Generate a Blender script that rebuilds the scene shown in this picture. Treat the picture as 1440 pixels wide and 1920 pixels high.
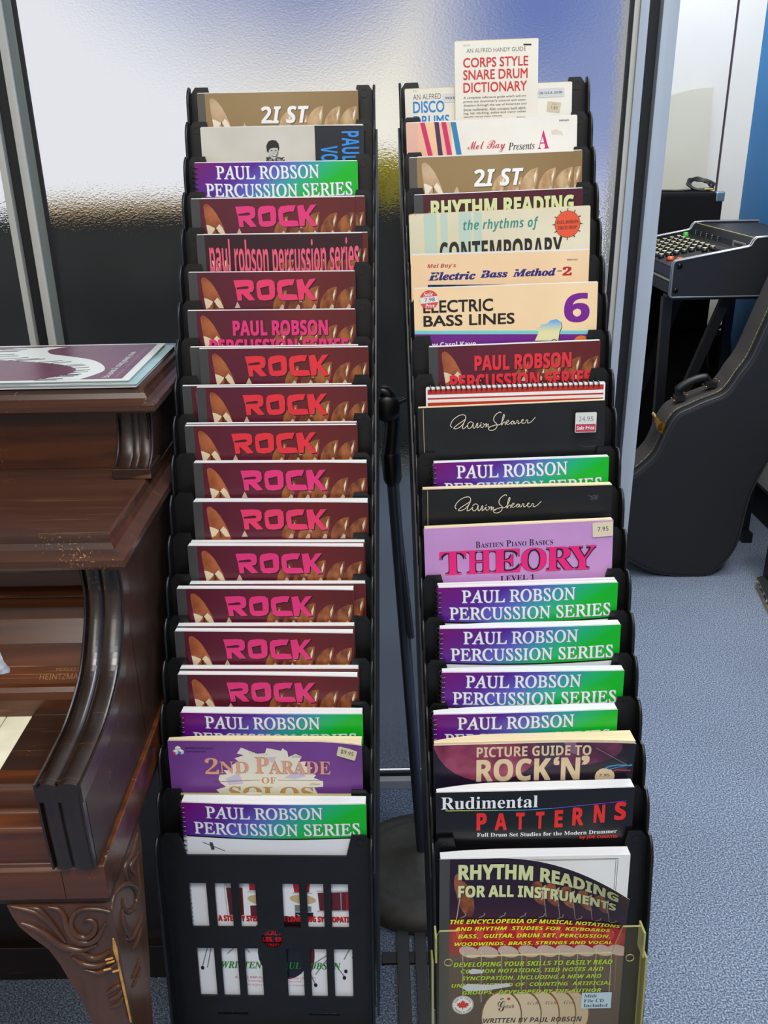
import bpy, bmesh, math, random
from mathutils import Matrix, Vector, noise
random.seed(7)
PI = math.pi
scene = bpy.context.scene
for o in list(bpy.data.objects):
    bpy.data.objects.remove(o)

# ------------------------------------------------------------------ camera, world, lights, exposure
cam_data = bpy.data.cameras.new('camera')
cam_data.sensor_fit = 'VERTICAL'
cam_data.sensor_height = 36.0
cam_data.lens = 1650.0 / 1920.0 * 36.0
cam_data.clip_start = 0.02
cam = bpy.data.objects.new('camera', cam_data)
scene.collection.objects.link(cam)
PITCH, ROLL = math.radians(22.797), math.radians(-1.014)
_f = Vector((0, math.cos(PITCH), -math.sin(PITCH)))
_u = Vector((0, math.sin(PITCH), math.cos(PITCH)))
_r = Vector((1, 0, 0))
_R = _r * math.cos(ROLL) + _u * math.sin(ROLL)
_U = _u * math.cos(ROLL) - _r * math.sin(ROLL)
cam.matrix_world = Matrix(((_R.x, _U.x, -_f.x, 0), (_R.y, _U.y, -_f.y, 0), (_R.z, _U.z, -_f.z, 1.24), (0, 0, 0, 1)))
scene.camera = cam

scene.view_settings.view_transform = 'Standard'
scene.view_settings.look = 'None'
scene.view_settings.gamma = 1.0
scene.view_settings.use_curve_mapping = False
scene.view_settings.exposure = -0.1
try:
    scene.cycles.use_denoising = True
    scene.cycles.max_bounces = 10
    scene.cycles.transmission_bounces = 8
    scene.cycles.caustics_refractive = False
    scene.cycles.caustics_reflective = False
    scene.cycles.sample_clamp_indirect = 6.0
except Exception:
    pass

world = bpy.data.worlds.new('sky')
scene.world = world
world.use_nodes = True
wn, wl = world.node_tree.nodes, world.node_tree.links
wn.clear()
w_out = wn.new('ShaderNodeOutputWorld')
w_bg = wn.new('ShaderNodeBackground')
w_bg.inputs['Strength'].default_value = 1.0
# white overcast with two patches of blue sky
w_tc = wn.new('ShaderNodeTexCoord')
w_noise = wn.new('ShaderNodeTexNoise')
w_noise.inputs['Scale'].default_value = 5.0
w_noise.inputs['Detail'].default_value = 3.0
wl.new(w_tc.outputs['Generated'], w_noise.inputs['Vector'])
w_sum = None
for d_, lo_, hi_ in (((-0.09, 0.92, 0.275), 0.962, 0.998), ((0.25, 0.955, 0.13), 0.965, 0.998), ((0.26, 0.93, 0.25), 0.98, 0.999)):
    dv = Vector(d_).normalized()
    dp = wn.new('ShaderNodeVectorMath')
    dp.operation = 'DOT_PRODUCT'
    dp.inputs[1].default_value = dv
    wl.new(w_tc.outputs['Generated'], dp.inputs[0])
    mr = wn.new('ShaderNodeMapRange')
    mr.interpolation_type = 'SMOOTHSTEP'
    mr.inputs['From Min'].default_value = lo_
    mr.inputs['From Max'].default_value = hi_
    wl.new(dp.outputs['Value'], mr.inputs['Value'])
    if w_sum is None:
        w_sum = mr.outputs['Result']
    else:
        mx_ = wn.new('ShaderNodeMath')
        mx_.operation = 'MAXIMUM'
        wl.new(w_sum, mx_.inputs[0])
        wl.new(mr.outputs['Result'], mx_.inputs[1])
        w_sum = mx_.outputs['Value']
w_mul = wn.new('ShaderNodeMath')
w_mul.operation = 'MULTIPLY'
wl.new(w_sum, w_mul.inputs[0])
w_nr = wn.new('ShaderNodeMapRange')
w_nr.inputs['From Min'].default_value = 0.3
w_nr.inputs['From Max'].default_value = 0.6
w_nr.inputs['To Min'].default_value = 0.7
wl.new(w_noise.outputs['Fac'], w_nr.inputs['Value'])
wl.new(w_nr.outputs['Result'], w_mul.inputs[1])
w_mix = wn.new('ShaderNodeMix')
w_mix.data_type = 'RGBA'
w_mix.inputs[6].default_value = (0.90, 0.91, 0.94, 1)
w_mix.inputs[7].default_value = (0.11, 0.18, 0.48, 1)
wl.new(w_mul.outputs['Value'], w_mix.inputs[0])
w_dp = wn.new('ShaderNodeVectorMath')           # warmer, sunlit cloud in the middle
w_dp.operation = 'DOT_PRODUCT'
w_dp.inputs[1].default_value = Vector((0.0, 0.985, 0.10)).normalized()
wl.new(w_tc.outputs['Generated'], w_dp.inputs[0])
w_mr = wn.new('ShaderNodeMapRange')
w_mr.interpolation_type = 'SMOOTHSTEP'
w_mr.inputs['From Min'].default_value = 0.975
w_mr.inputs['From Max'].default_value = 1.0
wl.new(w_dp.outputs['Value'], w_mr.inputs['Value'])
w_warm = wn.new('ShaderNodeMix')
w_warm.data_type = 'RGBA'
w_warm.inputs[6].default_value = (0.86, 0.87, 0.92, 1)
w_warm.inputs[7].default_value = (0.95, 0.90, 0.78, 1)
wl.new(w_mr.outputs['Result'], w_warm.inputs[0])
wl.new(w_warm.outputs[2], w_mix.inputs[6])
wl.new(w_mix.outputs[2], w_bg.inputs['Color'])
wl.new(w_bg.outputs['Background'], w_out.inputs['Surface'])


def area_lamp(name, loc, size, energy, color, target=None):
    d = bpy.data.lights.new(name, 'AREA')
    d.shape = 'RECTANGLE'
    d.size, d.size_y = size
    d.energy = energy
    d.color = color
    o = bpy.data.objects.new(name, d)
    scene.collection.objects.link(o)
    o.location = loc
    if target is not None:
        o.rotation_euler = (Vector(target) - Vector(loc)).to_track_quat('-Z', 'Y').to_euler()
    return o


area_lamp('ceiling_lamp_near', (0.25, -0.25, 2.75), (1.2, 0.6), 48, (1.0, 0.97, 0.93))
area_lamp('ceiling_lamp_rear', (-0.7, -1.1, 2.75), (1.2, 0.6), 24, (1.0, 0.95, 0.88))
area_lamp('ceiling_lamp_far', (1.0, 2.3, 2.75), (0.4, 1.2), 42, (1.0, 0.94, 0.86))
area_lamp('ceiling_lamp_side', (1.05, 0.9, 2.75), (0.4, 1.2), 27, (0.98, 0.98, 1.0))

# ------------------------------------------------------------------ materials
MATS = {}
UNIT = 1.0          # metres per modelling unit of whatever is being built


def lin(c):
    c = c / 255.0
    return c / 12.92 if c <= 0.04045 else ((c + 0.055) / 1.055) ** 2.4


def L3(rgb):
    return (lin(rgb[0]), lin(rgb[1]), lin(rgb[2]), 1.0)


def new_mat(name):
    m = bpy.data.materials.new(name)
    m.use_nodes = True
    nt = m.node_tree
    b = nt.nodes['Principled BSDF']
    return m, nt, b


def M(rgb, rough=0.45, metal=0.0, spec=0.5, coat=0.0):
    key = ('p', tuple(rgb), rough, metal, spec, coat)
    if key in MATS:
        return MATS[key]
    m, nt, b = new_mat('mat_%d' % len(MATS))
    b.inputs['Base Color'].default_value = L3(rgb)
    b.inputs['Roughness'].default_value = rough
    b.inputs['Metallic'].default_value = metal
    b.inputs['Specular IOR Level'].default_value = spec
    b.inputs['Coat Weight'].default_value = coat
    b.inputs['Coat Roughness'].default_value = 0.15
    MATS[key] = m
    return m


def N(nt, typ, **kw):
    n = nt.nodes.new(typ)
    for k, v in kw.items():
        if k in n.inputs:
            n.inputs[k].default_value = v
        else:
            setattr(n, k, v)
    return n


def ramp(nt, stops):
    r = nt.nodes.new('ShaderNodeValToRGB')
    e = r.color_ramp.elements
    while len(e) < len(stops):
        e.new(0.5)
    for i, (p, c) in enumerate(stops):
        e[i].position = p
        e[i].color = c if len(c) == 4 else (*c, 1)
    return r


def noise_mat(key, c0, c1, scale=(8, 8, 8), rough=0.5, p=(0.35, 0.65), detail=6, bump=0.0, bump_scale=None, coat=0.0, spec=0.5):
    if key in MATS:
        return MATS[key]
    m, nt, b = new_mat(key)
    tc = N(nt, 'ShaderNodeTexCoord')
    mp = N(nt, 'ShaderNodeMapping')
    mp.inputs['Scale'].default_value = scale
    nz = N(nt, 'ShaderNodeTexNoise', Scale=1.0, Detail=detail)
    rp = ramp(nt, [(p[0], L3(c0)), (p[1], L3(c1))])
    nt.links.new(tc.outputs['Object'], mp.inputs['Vector'])
    nt.links.new(mp.outputs['Vector'], nz.inputs['Vector'])
    nt.links.new(nz.outputs['Fac'], rp.inputs['Fac'])
    nt.links.new(rp.outputs['Color'], b.inputs['Base Color'])
    b.inputs['Roughness'].default_value = rough
    b.inputs['Coat Weight'].default_value = coat
    b.inputs['Coat Roughness'].default_value = 0.25
    b.inputs['Specular IOR Level'].default_value = spec
    if bump:
        bp = N(nt, 'ShaderNodeBump', Strength=bump, Distance=0.002)
        nz2 = N(nt, 'ShaderNodeTexNoise', Scale=bump_scale or 400.0, Detail=2)
        nt.links.new(tc.outputs['Object'], nz2.inputs['Vector'])
        nt.links.new(nz2.outputs['Fac'], bp.inputs['Height'])
        nt.links.new(bp.outputs['Normal'], b.inputs['Normal'])
    MATS[key] = m
    return m


def wood_mat(key, c0, c1, grain=(2.5, 40, 40), rough=0.38, scuff=0.5, coat=0.45):
    """polished mahogany: stretched grain, pale nicks and scratches"""
    if key in MATS:
        return MATS[key]
    m, nt, b = new_mat(key)
    lk = nt.links
    tc = N(nt, 'ShaderNodeTexCoord')
    mp = N(nt, 'ShaderNodeMapping')
    mp.inputs['Scale'].default_value = grain
    nz = N(nt, 'ShaderNodeTexNoise', Scale=1.0, Detail=8, Roughness=0.6, Distortion=0.6)
    rp = ramp(nt, [(0.3, L3(c0)), (0.72, L3(c1))])
    lk.new(tc.outputs['Object'], mp.inputs['Vector'])
    lk.new(mp.outputs['Vector'], nz.inputs['Vector'])
    lk.new(nz.outputs['Fac'], rp.inputs['Fac'])
    # nicks
    vo = N(nt, 'ShaderNodeTexNoise', Scale=420.0, Detail=2)
    lk.new(tc.outputs['Object'], vo.inputs['Vector'])
    big = N(nt, 'ShaderNodeTexNoise', Scale=14.0, Detail=1)
    lk.new(tc.outputs['Object'], big.inputs['Vector'])
    mul = N(nt, 'ShaderNodeMath', operation='MULTIPLY')
    lk.new(vo.outputs['Fac'], mul.inputs[0])
    lk.new(big.outputs['Fac'], mul.inputs[1])
    r2 = ramp(nt, [(0.455, (0, 0, 0)), (0.485, (1, 1, 1))])
    lk.new(mul.outputs['Value'], r2.inputs['Fac'])
    # scratches
    mp2 = N(nt, 'ShaderNodeMapping')
    mp2.inputs['Rotation'].default_value = (0.0, 0.0, 0.9)
    mp2.inputs['Scale'].default_value = (6, 500, 60)
    sc = N(nt, 'ShaderNodeTexNoise', Scale=1.0, Detail=1)
    lk.new(tc.outputs['Object'], mp2.inputs['Vector'])
    lk.new(mp2.outputs['Vector'], sc.inputs['Vector'])
    r3 = ramp(nt, [(0.70, (0, 0, 0)), (0.76, (0.5, 0.5, 0.5))])
    lk.new(sc.outputs['Fac'], r3.inputs['Fac'])
    mx0 = N(nt, 'ShaderNodeMath', operation='MAXIMUM')
    lk.new(r2.outputs['Color'], mx0.inputs[0])
    lk.new(r3.outputs['Color'], mx0.inputs[1])
    sm = N(nt, 'ShaderNodeMath', operation='MULTIPLY')
    sm.inputs[1].default_value = scuff
    lk.new(mx0.outputs['Value'], sm.inputs[0])
    mix = N(nt, 'ShaderNodeMix', data_type='RGBA')
    lk.new(sm.outputs['Value'], mix.inputs[0])
    lk.new(rp.outputs['Color'], mix.inputs[6])
    mix.inputs[7].default_value = L3((190, 140, 85))
    lk.new(mix.outputs[2], b.inputs['Base Color'])
    b.inputs['Roughness'].default_value = rough
    b.inputs['Coat Weight'].default_value = coat
    b.inputs['Coat Roughness'].default_value = 0.22
    MATS[key] = m
    return m


def uv_grad(key, stops, au=1.0, av=0.0, rough=0.32, off=0.0):
    """printed colour blend across a cover; position = u*au + v*av + off"""
    if key in MATS:
        return MATS[key]
    m, nt, b = new_mat(key)
    uv = N(nt, 'ShaderNodeUVMap')
    sp = N(nt, 'ShaderNodeSeparateXYZ')
    nt.links.new(uv.outputs['UV'], sp.inputs['Vector'])
    a = N(nt, 'ShaderNodeMath', operation='MULTIPLY_ADD')
    a.inputs[1].default_value = au
    a.inputs[2].default_value = off
    c = N(nt, 'ShaderNodeMath', operation='MULTIPLY_ADD')
    c.inputs[1].default_value = av
    nt.links.new(sp.outputs['X'], a.inputs[0])
    nt.links.new(sp.outputs['Y'], c.inputs[0])
    nt.links.new(a.outputs['Value'], c.inputs[2])
    rp = ramp(nt, [(p, L3(q)) for p, q in stops])
    nt.links.new(c.outputs['Value'], rp.inputs['Fac'])
    nt.links.new(rp.outputs['Color'], b.inputs['Base Color'])
    b.inputs['Roughness'].default_value = rough
    MATS[key] = m
    return m


def clear_mat(key, rgb, rough=0.04, alpha=0.25):
    if key in MATS:
        return MATS[key]
    m, nt, b = new_mat(key)
    b.inputs['Base Color'].default_value = L3(rgb)
    b.inputs['Roughness'].default_value = rough
    b.inputs['Alpha'].default_value = alpha
    MATS[key] = m
    return m


BLACK = noise_mat('black_plastic', (8, 8, 9), (14, 14, 15), scale=(60, 60, 60), rough=0.42, bump=0.08, bump_scale=900)
WHITE_PAGES = noise_mat('white_pages', (208, 208, 205), (226, 226, 223), scale=(2, 900, 2), rough=0.75)
CREAM_PAGES = noise_mat('cream_pages', (204, 184, 140), (228, 210, 170), scale=(2, 900, 2), rough=0.8)
STEEL = M((170, 172, 175), 0.3, 1.0)

# ------------------------------------------------------------------ mesh helpers


class MB:
    """collects faces with material slots and UVs, then links them as ONE mesh object"""

    def __init__(self):
        self.v, self.f, self.m, self.uv, self.mats, self.sm = [], [], [], [], [], []

    def mi(self, mat):
        if mat not in self.mats:
            self.mats.append(mat)
        return self.mats.index(mat)

    def add(self, verts, faces, mat, uvs=None, smooth=False):
        o = len(self.v)
        self.v += [tuple(p) for p in verts]
        k = self.mi(mat)
        for f in faces:
            self.f.append([o + i for i in f])
            self.m.append(k)
            self.sm.append(smooth)
            self.uv.append([uvs[i] for i in f] if uvs else None)

    def box(self, x0, x1, y0, y1, z0, z1, mat, xf=None):
        v = [(x, y, z) for x in (x0, x1) for y in (y0, y1) for z in (z0, z1)]
        if xf:
            v = [tuple(xf @ Vector(p)) for p in v]
        self.add(v, [(0, 1, 3, 2), (4, 6, 7, 5), (0, 4, 5, 1), (2, 3, 7, 6), (0, 2, 6, 4), (1, 5, 7, 3)], mat)

    def rings(self, rings, mat, cap=True, closed=True, smooth=False):
        n = len(rings[0])
        vs = [p for r in rings for p in r]
        fs = []
        for i in range(len(rings) - 1):
            for j in range(n if closed else n - 1):
                a, b = i * n + j, i * n + (j + 1) % n
                fs.append((a, b, b + n, a + n))
        self.add(vs, fs, mat, smooth=smooth)
        if cap and closed:
            self.add(rings[0], [tuple(range(n))[::-1]], mat)
            self.add(rings[-1], [tuple(range(n))], mat)

    def extrude_x(self, prof, x0, x1, mat, smooth=False):
        """profile of (y, z) swept along x"""
        self.rings([[(x0, y, z) for y, z in prof], [(x1, y, z) for y, z in prof]], mat, smooth=smooth)

    def extrude_y(self, prof, y0, y1, mat):
        self.rings([[(x, y0, z) for x, z in prof], [(x, y1, z) for x, z in prof]], mat)

    def tube(self, path, r, mat, n=8, cap=True):
        pts = [Vector(p) for p in path]
        rr = r if isinstance(r, (list, tuple)) else [r] * len(pts)
        rings = []
        prev = None
        for i, p in enumerate(pts):
            t = (pts[min(i + 1, len(pts) - 1)] - pts[max(i - 1, 0)])
            if t.length < 1e-9:
                t = Vector((0, 0, 1))
            t.normalize()
            if prev is None:
                a = Vector((0, 0, 1)) if abs(t.z) < 0.9 else Vector((1, 0, 0))
                nrm = (a - t * a.dot(t)).normalized()
            else:
                nrm = (prev - t * prev.dot(t))
                nrm = nrm.normalized() if nrm.length > 1e-6 else t.orthogonal().normalized()
            prev = nrm
            bi = t.cross(nrm)
            rings.append([tuple(p + (nrm * math.cos(2 * PI * k / n) + bi * math.sin(2 * PI * k / n)) * rr[i]) for k in range(n)])
        self.rings(rings, mat, cap=cap, smooth=True)

    def lathe(self, prof, c, mat, n=40, axis='z'):
        rings = []
        for r, z in prof:
            ring = []
            for k in range(n):
                a = 2 * PI * k / n
                x, y = r * math.cos(a), r * math.sin(a)
                p = (x, y, z) if axis == 'z' else ((x, z, y) if axis == 'y' else (z, x, y))
                ring.append((c[0] + p[0], c[1] + p[1], c[2] + p[2]))
            rings.append(ring)
        self.rings(rings, mat, smooth=True)

    def mesh(self, name):
        me = bpy.data.meshes.new(name)
        me.from_pydata([(x * UNIT, y * UNIT, z * UNIT) for x, y, z in self.v], [], self.f)
        for mt in self.mats:
            me.materials.append(mt)
        me.polygons.foreach_set('material_index', self.m)
        me.polygons.foreach_set('use_smooth', self.sm)
        if any(u is not None for u in self.uv):
            lay = me.uv_layers.new(name='UVMap')
            li = 0
            for f, u in zip(self.f, self.uv):
                for j in range(len(f)):
                    lay.data[li].uv = u[j] if u else (0, 0)
                    li += 1
        me.update()
        return me

    def build(self, name, parent=None, bevel=0.0, loc=None, fix=False):
        me = self.mesh(name)
        if fix:
            bm = bmesh.new()
            bm.from_mesh(me)
            bmesh.ops.recalc_face_normals(bm, faces=bm.faces)
            bm.to_mesh(me)
            bm.free()
        o = bpy.data.objects.new(name, me)
        scene.collection.objects.link(o)
        if parent:
            o.parent = parent
        if loc:
            o.location = loc
        if bevel:
            b = o.modifiers.new('bevel', 'BEVEL')
            b.width = bevel
            b.segments = 2
            b.limit_method = 'ANGLE'
        return o


def tag(o, label=None, cat=None, group=None, kind=None):
    if label:
        o['label'] = label
    if cat:
        o['category'] = cat
    if group:
        o['group'] = group
    if kind:
        o['kind'] = kind
    return o


def empty(name, label, cat, loc=(0, 0, 0), group=None, matrix=None):
    o = bpy.data.objects.new(name, None)
    o.empty_display_size = 0.05
    scene.collection.objects.link(o)
    if matrix is not None:
        o.matrix_world = matrix
    else:
        o.location = (loc[0] * UNIT, loc[1] * UNIT, loc[2] * UNIT)
    return tag(o, label, cat, group)


def smooth_path(pts, n=6):
    """Catmull-Rom through points"""
    P = [Vector(p) for p in pts]
    out = []
    for i in range(len(P) - 1):
        p0, p1, p2, p3 = P[max(i - 1, 0)], P[i], P[i + 1], P[min(i + 2, len(P) - 1)]
        for k in range(n):
            t = k / n
            out.append(0.5 * ((2 * p1) + (p2 - p0) * t + (2 * p0 - 5 * p1 + 4 * p2 - p3) * t * t + (3 * p1 - p0 - 3 * p2 + p3) * t ** 3))
    out.append(P[-1])
    return out


def filled(splines, holes_ok=True):
    """2-D outlines (with holes) -> triangles, as (verts, faces)"""
    cu = bpy.data.curves.new('outline', 'CURVE')
    cu.dimensions = '2D'
    cu.fill_mode = 'BOTH'
    for pts in splines:
        s = cu.splines.new('POLY')
        s.points.add(len(pts) - 1)
        for p, q in zip(s.points, pts):
            p.co = (q[0], q[1], 0, 1)
        s.use_cyclic_u = True
    ob = bpy.data.objects.new('outline', cu)
    me = bpy.data.meshes.new_from_object(ob)
    vs = [(v.co.x, v.co.y) for v in me.vertices]
    fs = [tuple(p.vertices) for p in me.polygons]
    bpy.data.objects.remove(ob)
    bpy.data.curves.remove(cu)
    bpy.data.meshes.remove(me)
    return vs, fs


STY = {'serif': (0x1D400, 0x1D41A, 0x1D7CE), 'it': (0x1D434, 0x1D44E, None), 'bi': (0x1D468, 0x1D482, 0x1D7CE),
       'script': (0x1D4D0, 0x1D4EA, None), 'sans': (0x1D5A0, 0x1D5BA, 0x1D7E2), 'bold': (0x1D5D4, 0x1D5EE, 0x1D7EC),
       'sbi': (0x1D63C, 0x1D656, 0x1D7EC), 'geo': None, 'rom': (0x1D434, 0x1D44E, 0x1D7CE)}
TEXTS = {}


def styled(s, sty):
    t = STY[sty]
    if not t:
        return s
    o = ''
    for ch in s:
        if 'A' <= ch <= 'Z':
            o += chr(t[0] + ord(ch) - 65)
        elif 'a' <= ch <= 'z':
            o += chr(t[1] + ord(ch) - 97) if not (sty in ('it', 'rom') and ch == 'h') else '\u210E'
        elif '0' <= ch <= '9' and t[2]:
            o += chr(t[2] + ord(ch) - 48)
        else:
            o += ch
    return o


_tc = bpy.data.curves.new('lettering', 'FONT')
_tc.resolution_u = 3
_tc.fill_mode = 'FRONT'
_to = bpy.data.objects.new('lettering', _tc)


def text2d(s, sty='bold', off=0.0, shear=0.0, space=1.0):
    """lettering as flat faces, scaled to a unit box; off > 0 makes the strokes heavier"""
    key = (s, sty, off, shear, space)
    if key in TEXTS:
        return TEXTS[key]
    raw = (s, sty, 'raw', shear, space)
    if raw not in TEXTS:
        _tc.body = styled(s, sty)
        _tc.shear = shear
        _tc.space_character = space
        me = bpy.data.meshes.new_from_object(_to)
        lean = 0.285 if sty == 'rom' else 0.0       # italic capitals set upright make a light roman
        TEXTS[raw] = ([(v.co.x - lean * v.co.y, v.co.y) for v in me.vertices], [tuple(p.vertices) for p in me.polygons])
        bpy.data.meshes.remove(me)
    vs, fs = TEXTS[raw]
    if off > 0 and vs:
        d = off * 0.72
        parts = [([(x + dx, y + dy) for x, y in vs], fs) for dx, dy in ((-d, -d), (d, -d), (d, d), (-d, d))]
    else:
        parts = [(vs, fs)]
    al = [p for q_ in parts for p in q_[0]]
    if al:
        x0, x1 = min(p[0] for p in al), max(p[0] for p in al)
        y0, y1 = min(p[1] for p in al), max(p[1] for p in al)
        parts = [([((p[0] - x0) / (x1 - x0), (y1 - p[1]) / (y1 - y0)) for p in q_[0]], q_[1]) for q_ in parts]
    TEXTS[key] = parts
    return parts
UNIT = 1.0877       # the room is laid out in units of 1.0877 m
# ------------------------------------------------------------------ the setting
carpet, nt, b = new_mat('carpet')
tc = N(nt, 'ShaderNodeTexCoord')
n1 = N(nt, 'ShaderNodeTexNoise', Scale=330.0, Detail=3, Roughness=0.7)
n2 = N(nt, 'ShaderNodeTexNoise', Scale=2.2, Detail=3)
r1 = ramp(nt, [(0.36, L3((68, 80, 99))), (0.5, L3((119, 133, 154))), (0.64, L3((184, 195, 211)))])
r2 = ramp(nt, [(0.3, (0.86, 0.86, 0.86)), (0.7, (1.05, 1.05, 1.05))])
mx = N(nt, 'ShaderNodeMix', data_type='RGBA', blend_type='MULTIPLY')
mx.inputs[0].default_value = 1.0
nt.links.new(tc.outputs['Object'], n1.inputs['Vector'])
nt.links.new(tc.outputs['Object'], n2.inputs['Vector'])
nt.links.new(n1.outputs['Fac'], r1.inputs['Fac'])
nt.links.new(n2.outputs['Fac'], r2.inputs['Fac'])
nt.links.new(r1.outputs['Color'], mx.inputs[6])
nt.links.new(r2.outputs['Color'], mx.inputs[7])
nt.links.new(mx.outputs[2], b.inputs['Base Color'])
bp = N(nt, 'ShaderNodeBump', Strength=0.7, Distance=0.004)
nt.links.new(n1.outputs['Fac'], bp.inputs['Height'])
nt.links.new(bp.outputs['Normal'], b.inputs['Normal'])
b.inputs['Roughness'].default_value = 0.95
b.inputs['Specular IOR Level'].default_value = 0.1

GLASS_Y = 1.364
BACK_Y = 3.12
RIGHT_X = 1.217
WALLW = noise_mat('white_wall', (216, 214, 208), (226, 224, 218), scale=(2, 2, 2), rough=0.5)
BLUEW = noise_mat('blue_wall', (36, 116, 178), (46, 126, 188), scale=(3, 3, 3), rough=0.6)
PLAIN = M((196, 190, 180), 0.8)
CEIL = M((205, 204, 200), 0.9)
FRAME = noise_mat('aluminium', (168, 178, 188), (184, 193, 202), scale=(30, 30, 2), rough=0.35)
FRAMEW = noise_mat('aluminium_pale', (186, 186, 180), (202, 202, 196), scale=(30, 30, 2), rough=0.4)
FRAMEG = noise_mat('aluminium_grey', (96, 106, 104), (110, 120, 116), scale=(30, 30, 2), rough=0.45)
GASKET = M((16, 16, 17), 0.6)
DARKBAND = M((26, 28, 31), 0.5)


def struct(mb, name, label, cat, parent=None, bevel=0):
    o = mb.build(name, parent, bevel=bevel)
    if parent is None:
        tag(o, label, cat)
    o['kind'] = 'structure'
    return o


q = MB(); q.box(-1.9, RIGHT_X, -1.6, BACK_Y, -0.06, 0.0, carpet)
struct(q, 'floor', 'blue-grey speckled carpet covering the floor', 'floor')
q = MB(); q.box(-1.9, RIGHT_X + 0.1, -1.6, 1.41, 2.6, 2.7, CEIL)
q.rings([[(0.40, 1.41, z), (RIGHT_X + 0.1, 1.41, z), (RIGHT_X + 0.1, BACK_Y, z), (0.80, BACK_Y, z), (0.57, 2.345, z)] for z in (2.6, 2.7)], CEIL)
struct(q, 'ceiling', 'plain pale ceiling above the room', 'ceiling')
q = MB(); q.box(-2.0, -1.9, -1.6, GLASS_Y, 0, 2.6, PLAIN)
struct(q, 'wall_left', 'plain pale wall beyond the piano', 'wall')
q = MB(); q.box(-1.9, RIGHT_X, -1.7, -1.6, 0, 2.6, PLAIN)
struct(q, 'wall_front', 'plain pale wall facing the windows', 'wall')
q = MB()
q.box(RIGHT_X, RIGHT_X + 0.1, -1.6, BACK_Y + 0.1, 0.34, 2.6, BLUEW)
q.box(RIGHT_X, RIGHT_X + 0.1, -1.6, BACK_Y + 0.1, 0.0, 0.34, WALLW)
struct(q, 'wall_right', 'blue side wall at the right with a white lower band', 'wall')
q = MB(); q.box(RIGHT_X - 0.012, RIGHT_X, -1.6, BACK_Y, 0, 0.1, M((14, 14, 15), 0.5))
struct(q, 'baseboard_right', 'black baseboard along the foot of the right wall', 'baseboard')
q = MB()
JX = 1.128
q.box(0.80, JX - 0.004, BACK_Y, BACK_Y + 0.06, 0, 2.6, WALLW)
q.box(JX + 0.004, RIGHT_X, BACK_Y, BACK_Y + 0.06, 0, 2.6, WALLW)
q.box(JX - 0.004, JX + 0.004, BACK_Y + 0.004, BACK_Y + 0.06, 0, 2.6, M((54, 44, 58), 0.6))
struct(q, 'wall_back', 'white panelled wall with one dark vertical joint', 'wall')
q = MB()
pl = [(0.397, 1.40), (0.575, 2.345), (0.81, BACK_Y)]
for (xa, ya), (xb, yb) in zip(pl, pl[1:]):
    q.rings([[(xa, ya, z), (xa + 0.012, ya, z), (xb + 0.012, yb, z), (xb, yb, z)] for z in (0, 2.6)], WALLW)
struct(q, 'wall_side', 'white wall running back behind the window post', 'wall')

# textured glass: clear body with a pebbled, slightly frosted face
glass, nt, b = new_mat('pebbled_glass')
b.inputs['Base Color'].default_value = (0.97, 0.98, 0.98, 1)
b.inputs['Roughness'].default_value = 0.05
b.inputs['Transmission Weight'].default_value = 1.0
b.inputs['IOR'].default_value = 1.25
tc = N(nt, 'ShaderNodeTexCoord')
mp = N(nt, 'ShaderNodeMapping')
mp.inputs['Scale'].default_value = (260, 260, 420)
nz = N(nt, 'ShaderNodeTexNoise', Scale=1.0, Detail=1.5)
bp = N(nt, 'ShaderNodeBump', Strength=0.1, Distance=0.003)
nt.links.new(tc.outputs['Object'], mp.inputs['Vector'])
nt.links.new(mp.outputs['Vector'], nz.inputs['Vector'])
nt.links.new(nz.outputs['Fac'], bp.inputs['Height'])
nt.links.new(bp.outputs['Normal'], b.inputs['Normal'])

Y0, Y1 = GLASS_Y - 0.012, GLASS_Y + 0.009


def window(name, label, x0, x1):
    p = MB(); p.box(x0, x1, GLASS_Y, GLASS_Y + 0.006, 0.03, 2.6, glass)
    o = p.build(name, None, fix=True)
    tag(o, label, 'window', kind='structure')
    return o


w1 = window('window_1', 'large pebbled glass pane behind the two racks', -0.486, 0.347)
w2 = window('window_2', 'narrow pebbled glass pane at the far left', -1.9, -0.538)
fr = MB()
fr.box(-0.488, -0.4835, Y0 + 0.004, GLASS_Y - 0.0005, 0.02, 2.6, GASKET)
fr.box(0.345, 0.3495, Y0 + 0.004, GLASS_Y - 0.0005, 0.02, 2.6, GASKET)
fr.box(-0.4835, 0.345, Y0 + 0.006, GLASS_Y - 0.0005, 0.02, 0.028, GASKET)
struct(fr, 'gasket', '', '', w1)
fr = MB()
fr.box(-0.540, -0.5305, Y0, Y1, 0.0, 2.6, FRAMEW)
fr.box(-0.5305, -0.511, Y0 + 0.012, Y1, 0.0, 2.6, DARKBAND)
fr.box(-0.511, -0.4995, Y0 - 0.002, Y1, 0.0, 2.6, FRAMEW)
fr.box(-0.4995, -0.488, Y0 + 0.003, Y1, 0.0, 2.6, FRAMEG)
struct(fr, 'trim_1', 'pale aluminium window mullion left of the racks', 'mullion', None, 0.0008)
fr = MB()
fr.box(0.3495, 0.357, Y0 + 0.002, Y1, 0.0, 2.6, FRAMEW)
fr.box(0.357, 0.369, Y0 - 0.002, Y1, 0.0, 2.6, FRAME)
fr.box(0.369, 0.387, Y0 + 0.012, Y1, 0.0, 2.6, DARKBAND)
fr.box(0.387, 0.409, Y0 - 0.004, Y1, 0.0, 2.6, FRAME)
struct(fr, 'trim_2', 'grey aluminium window post right of the racks', 'post', None, 0.0008)
fr = MB()
fr.box(-1.9, 0.409, GLASS_Y - 0.02, Y1, 0.0, 0.02, M((196, 198, 196), 0.4))
struct(fr, 'trim_3', 'low white window sill strip on the carpet', 'sill', None, 0.001)

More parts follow.
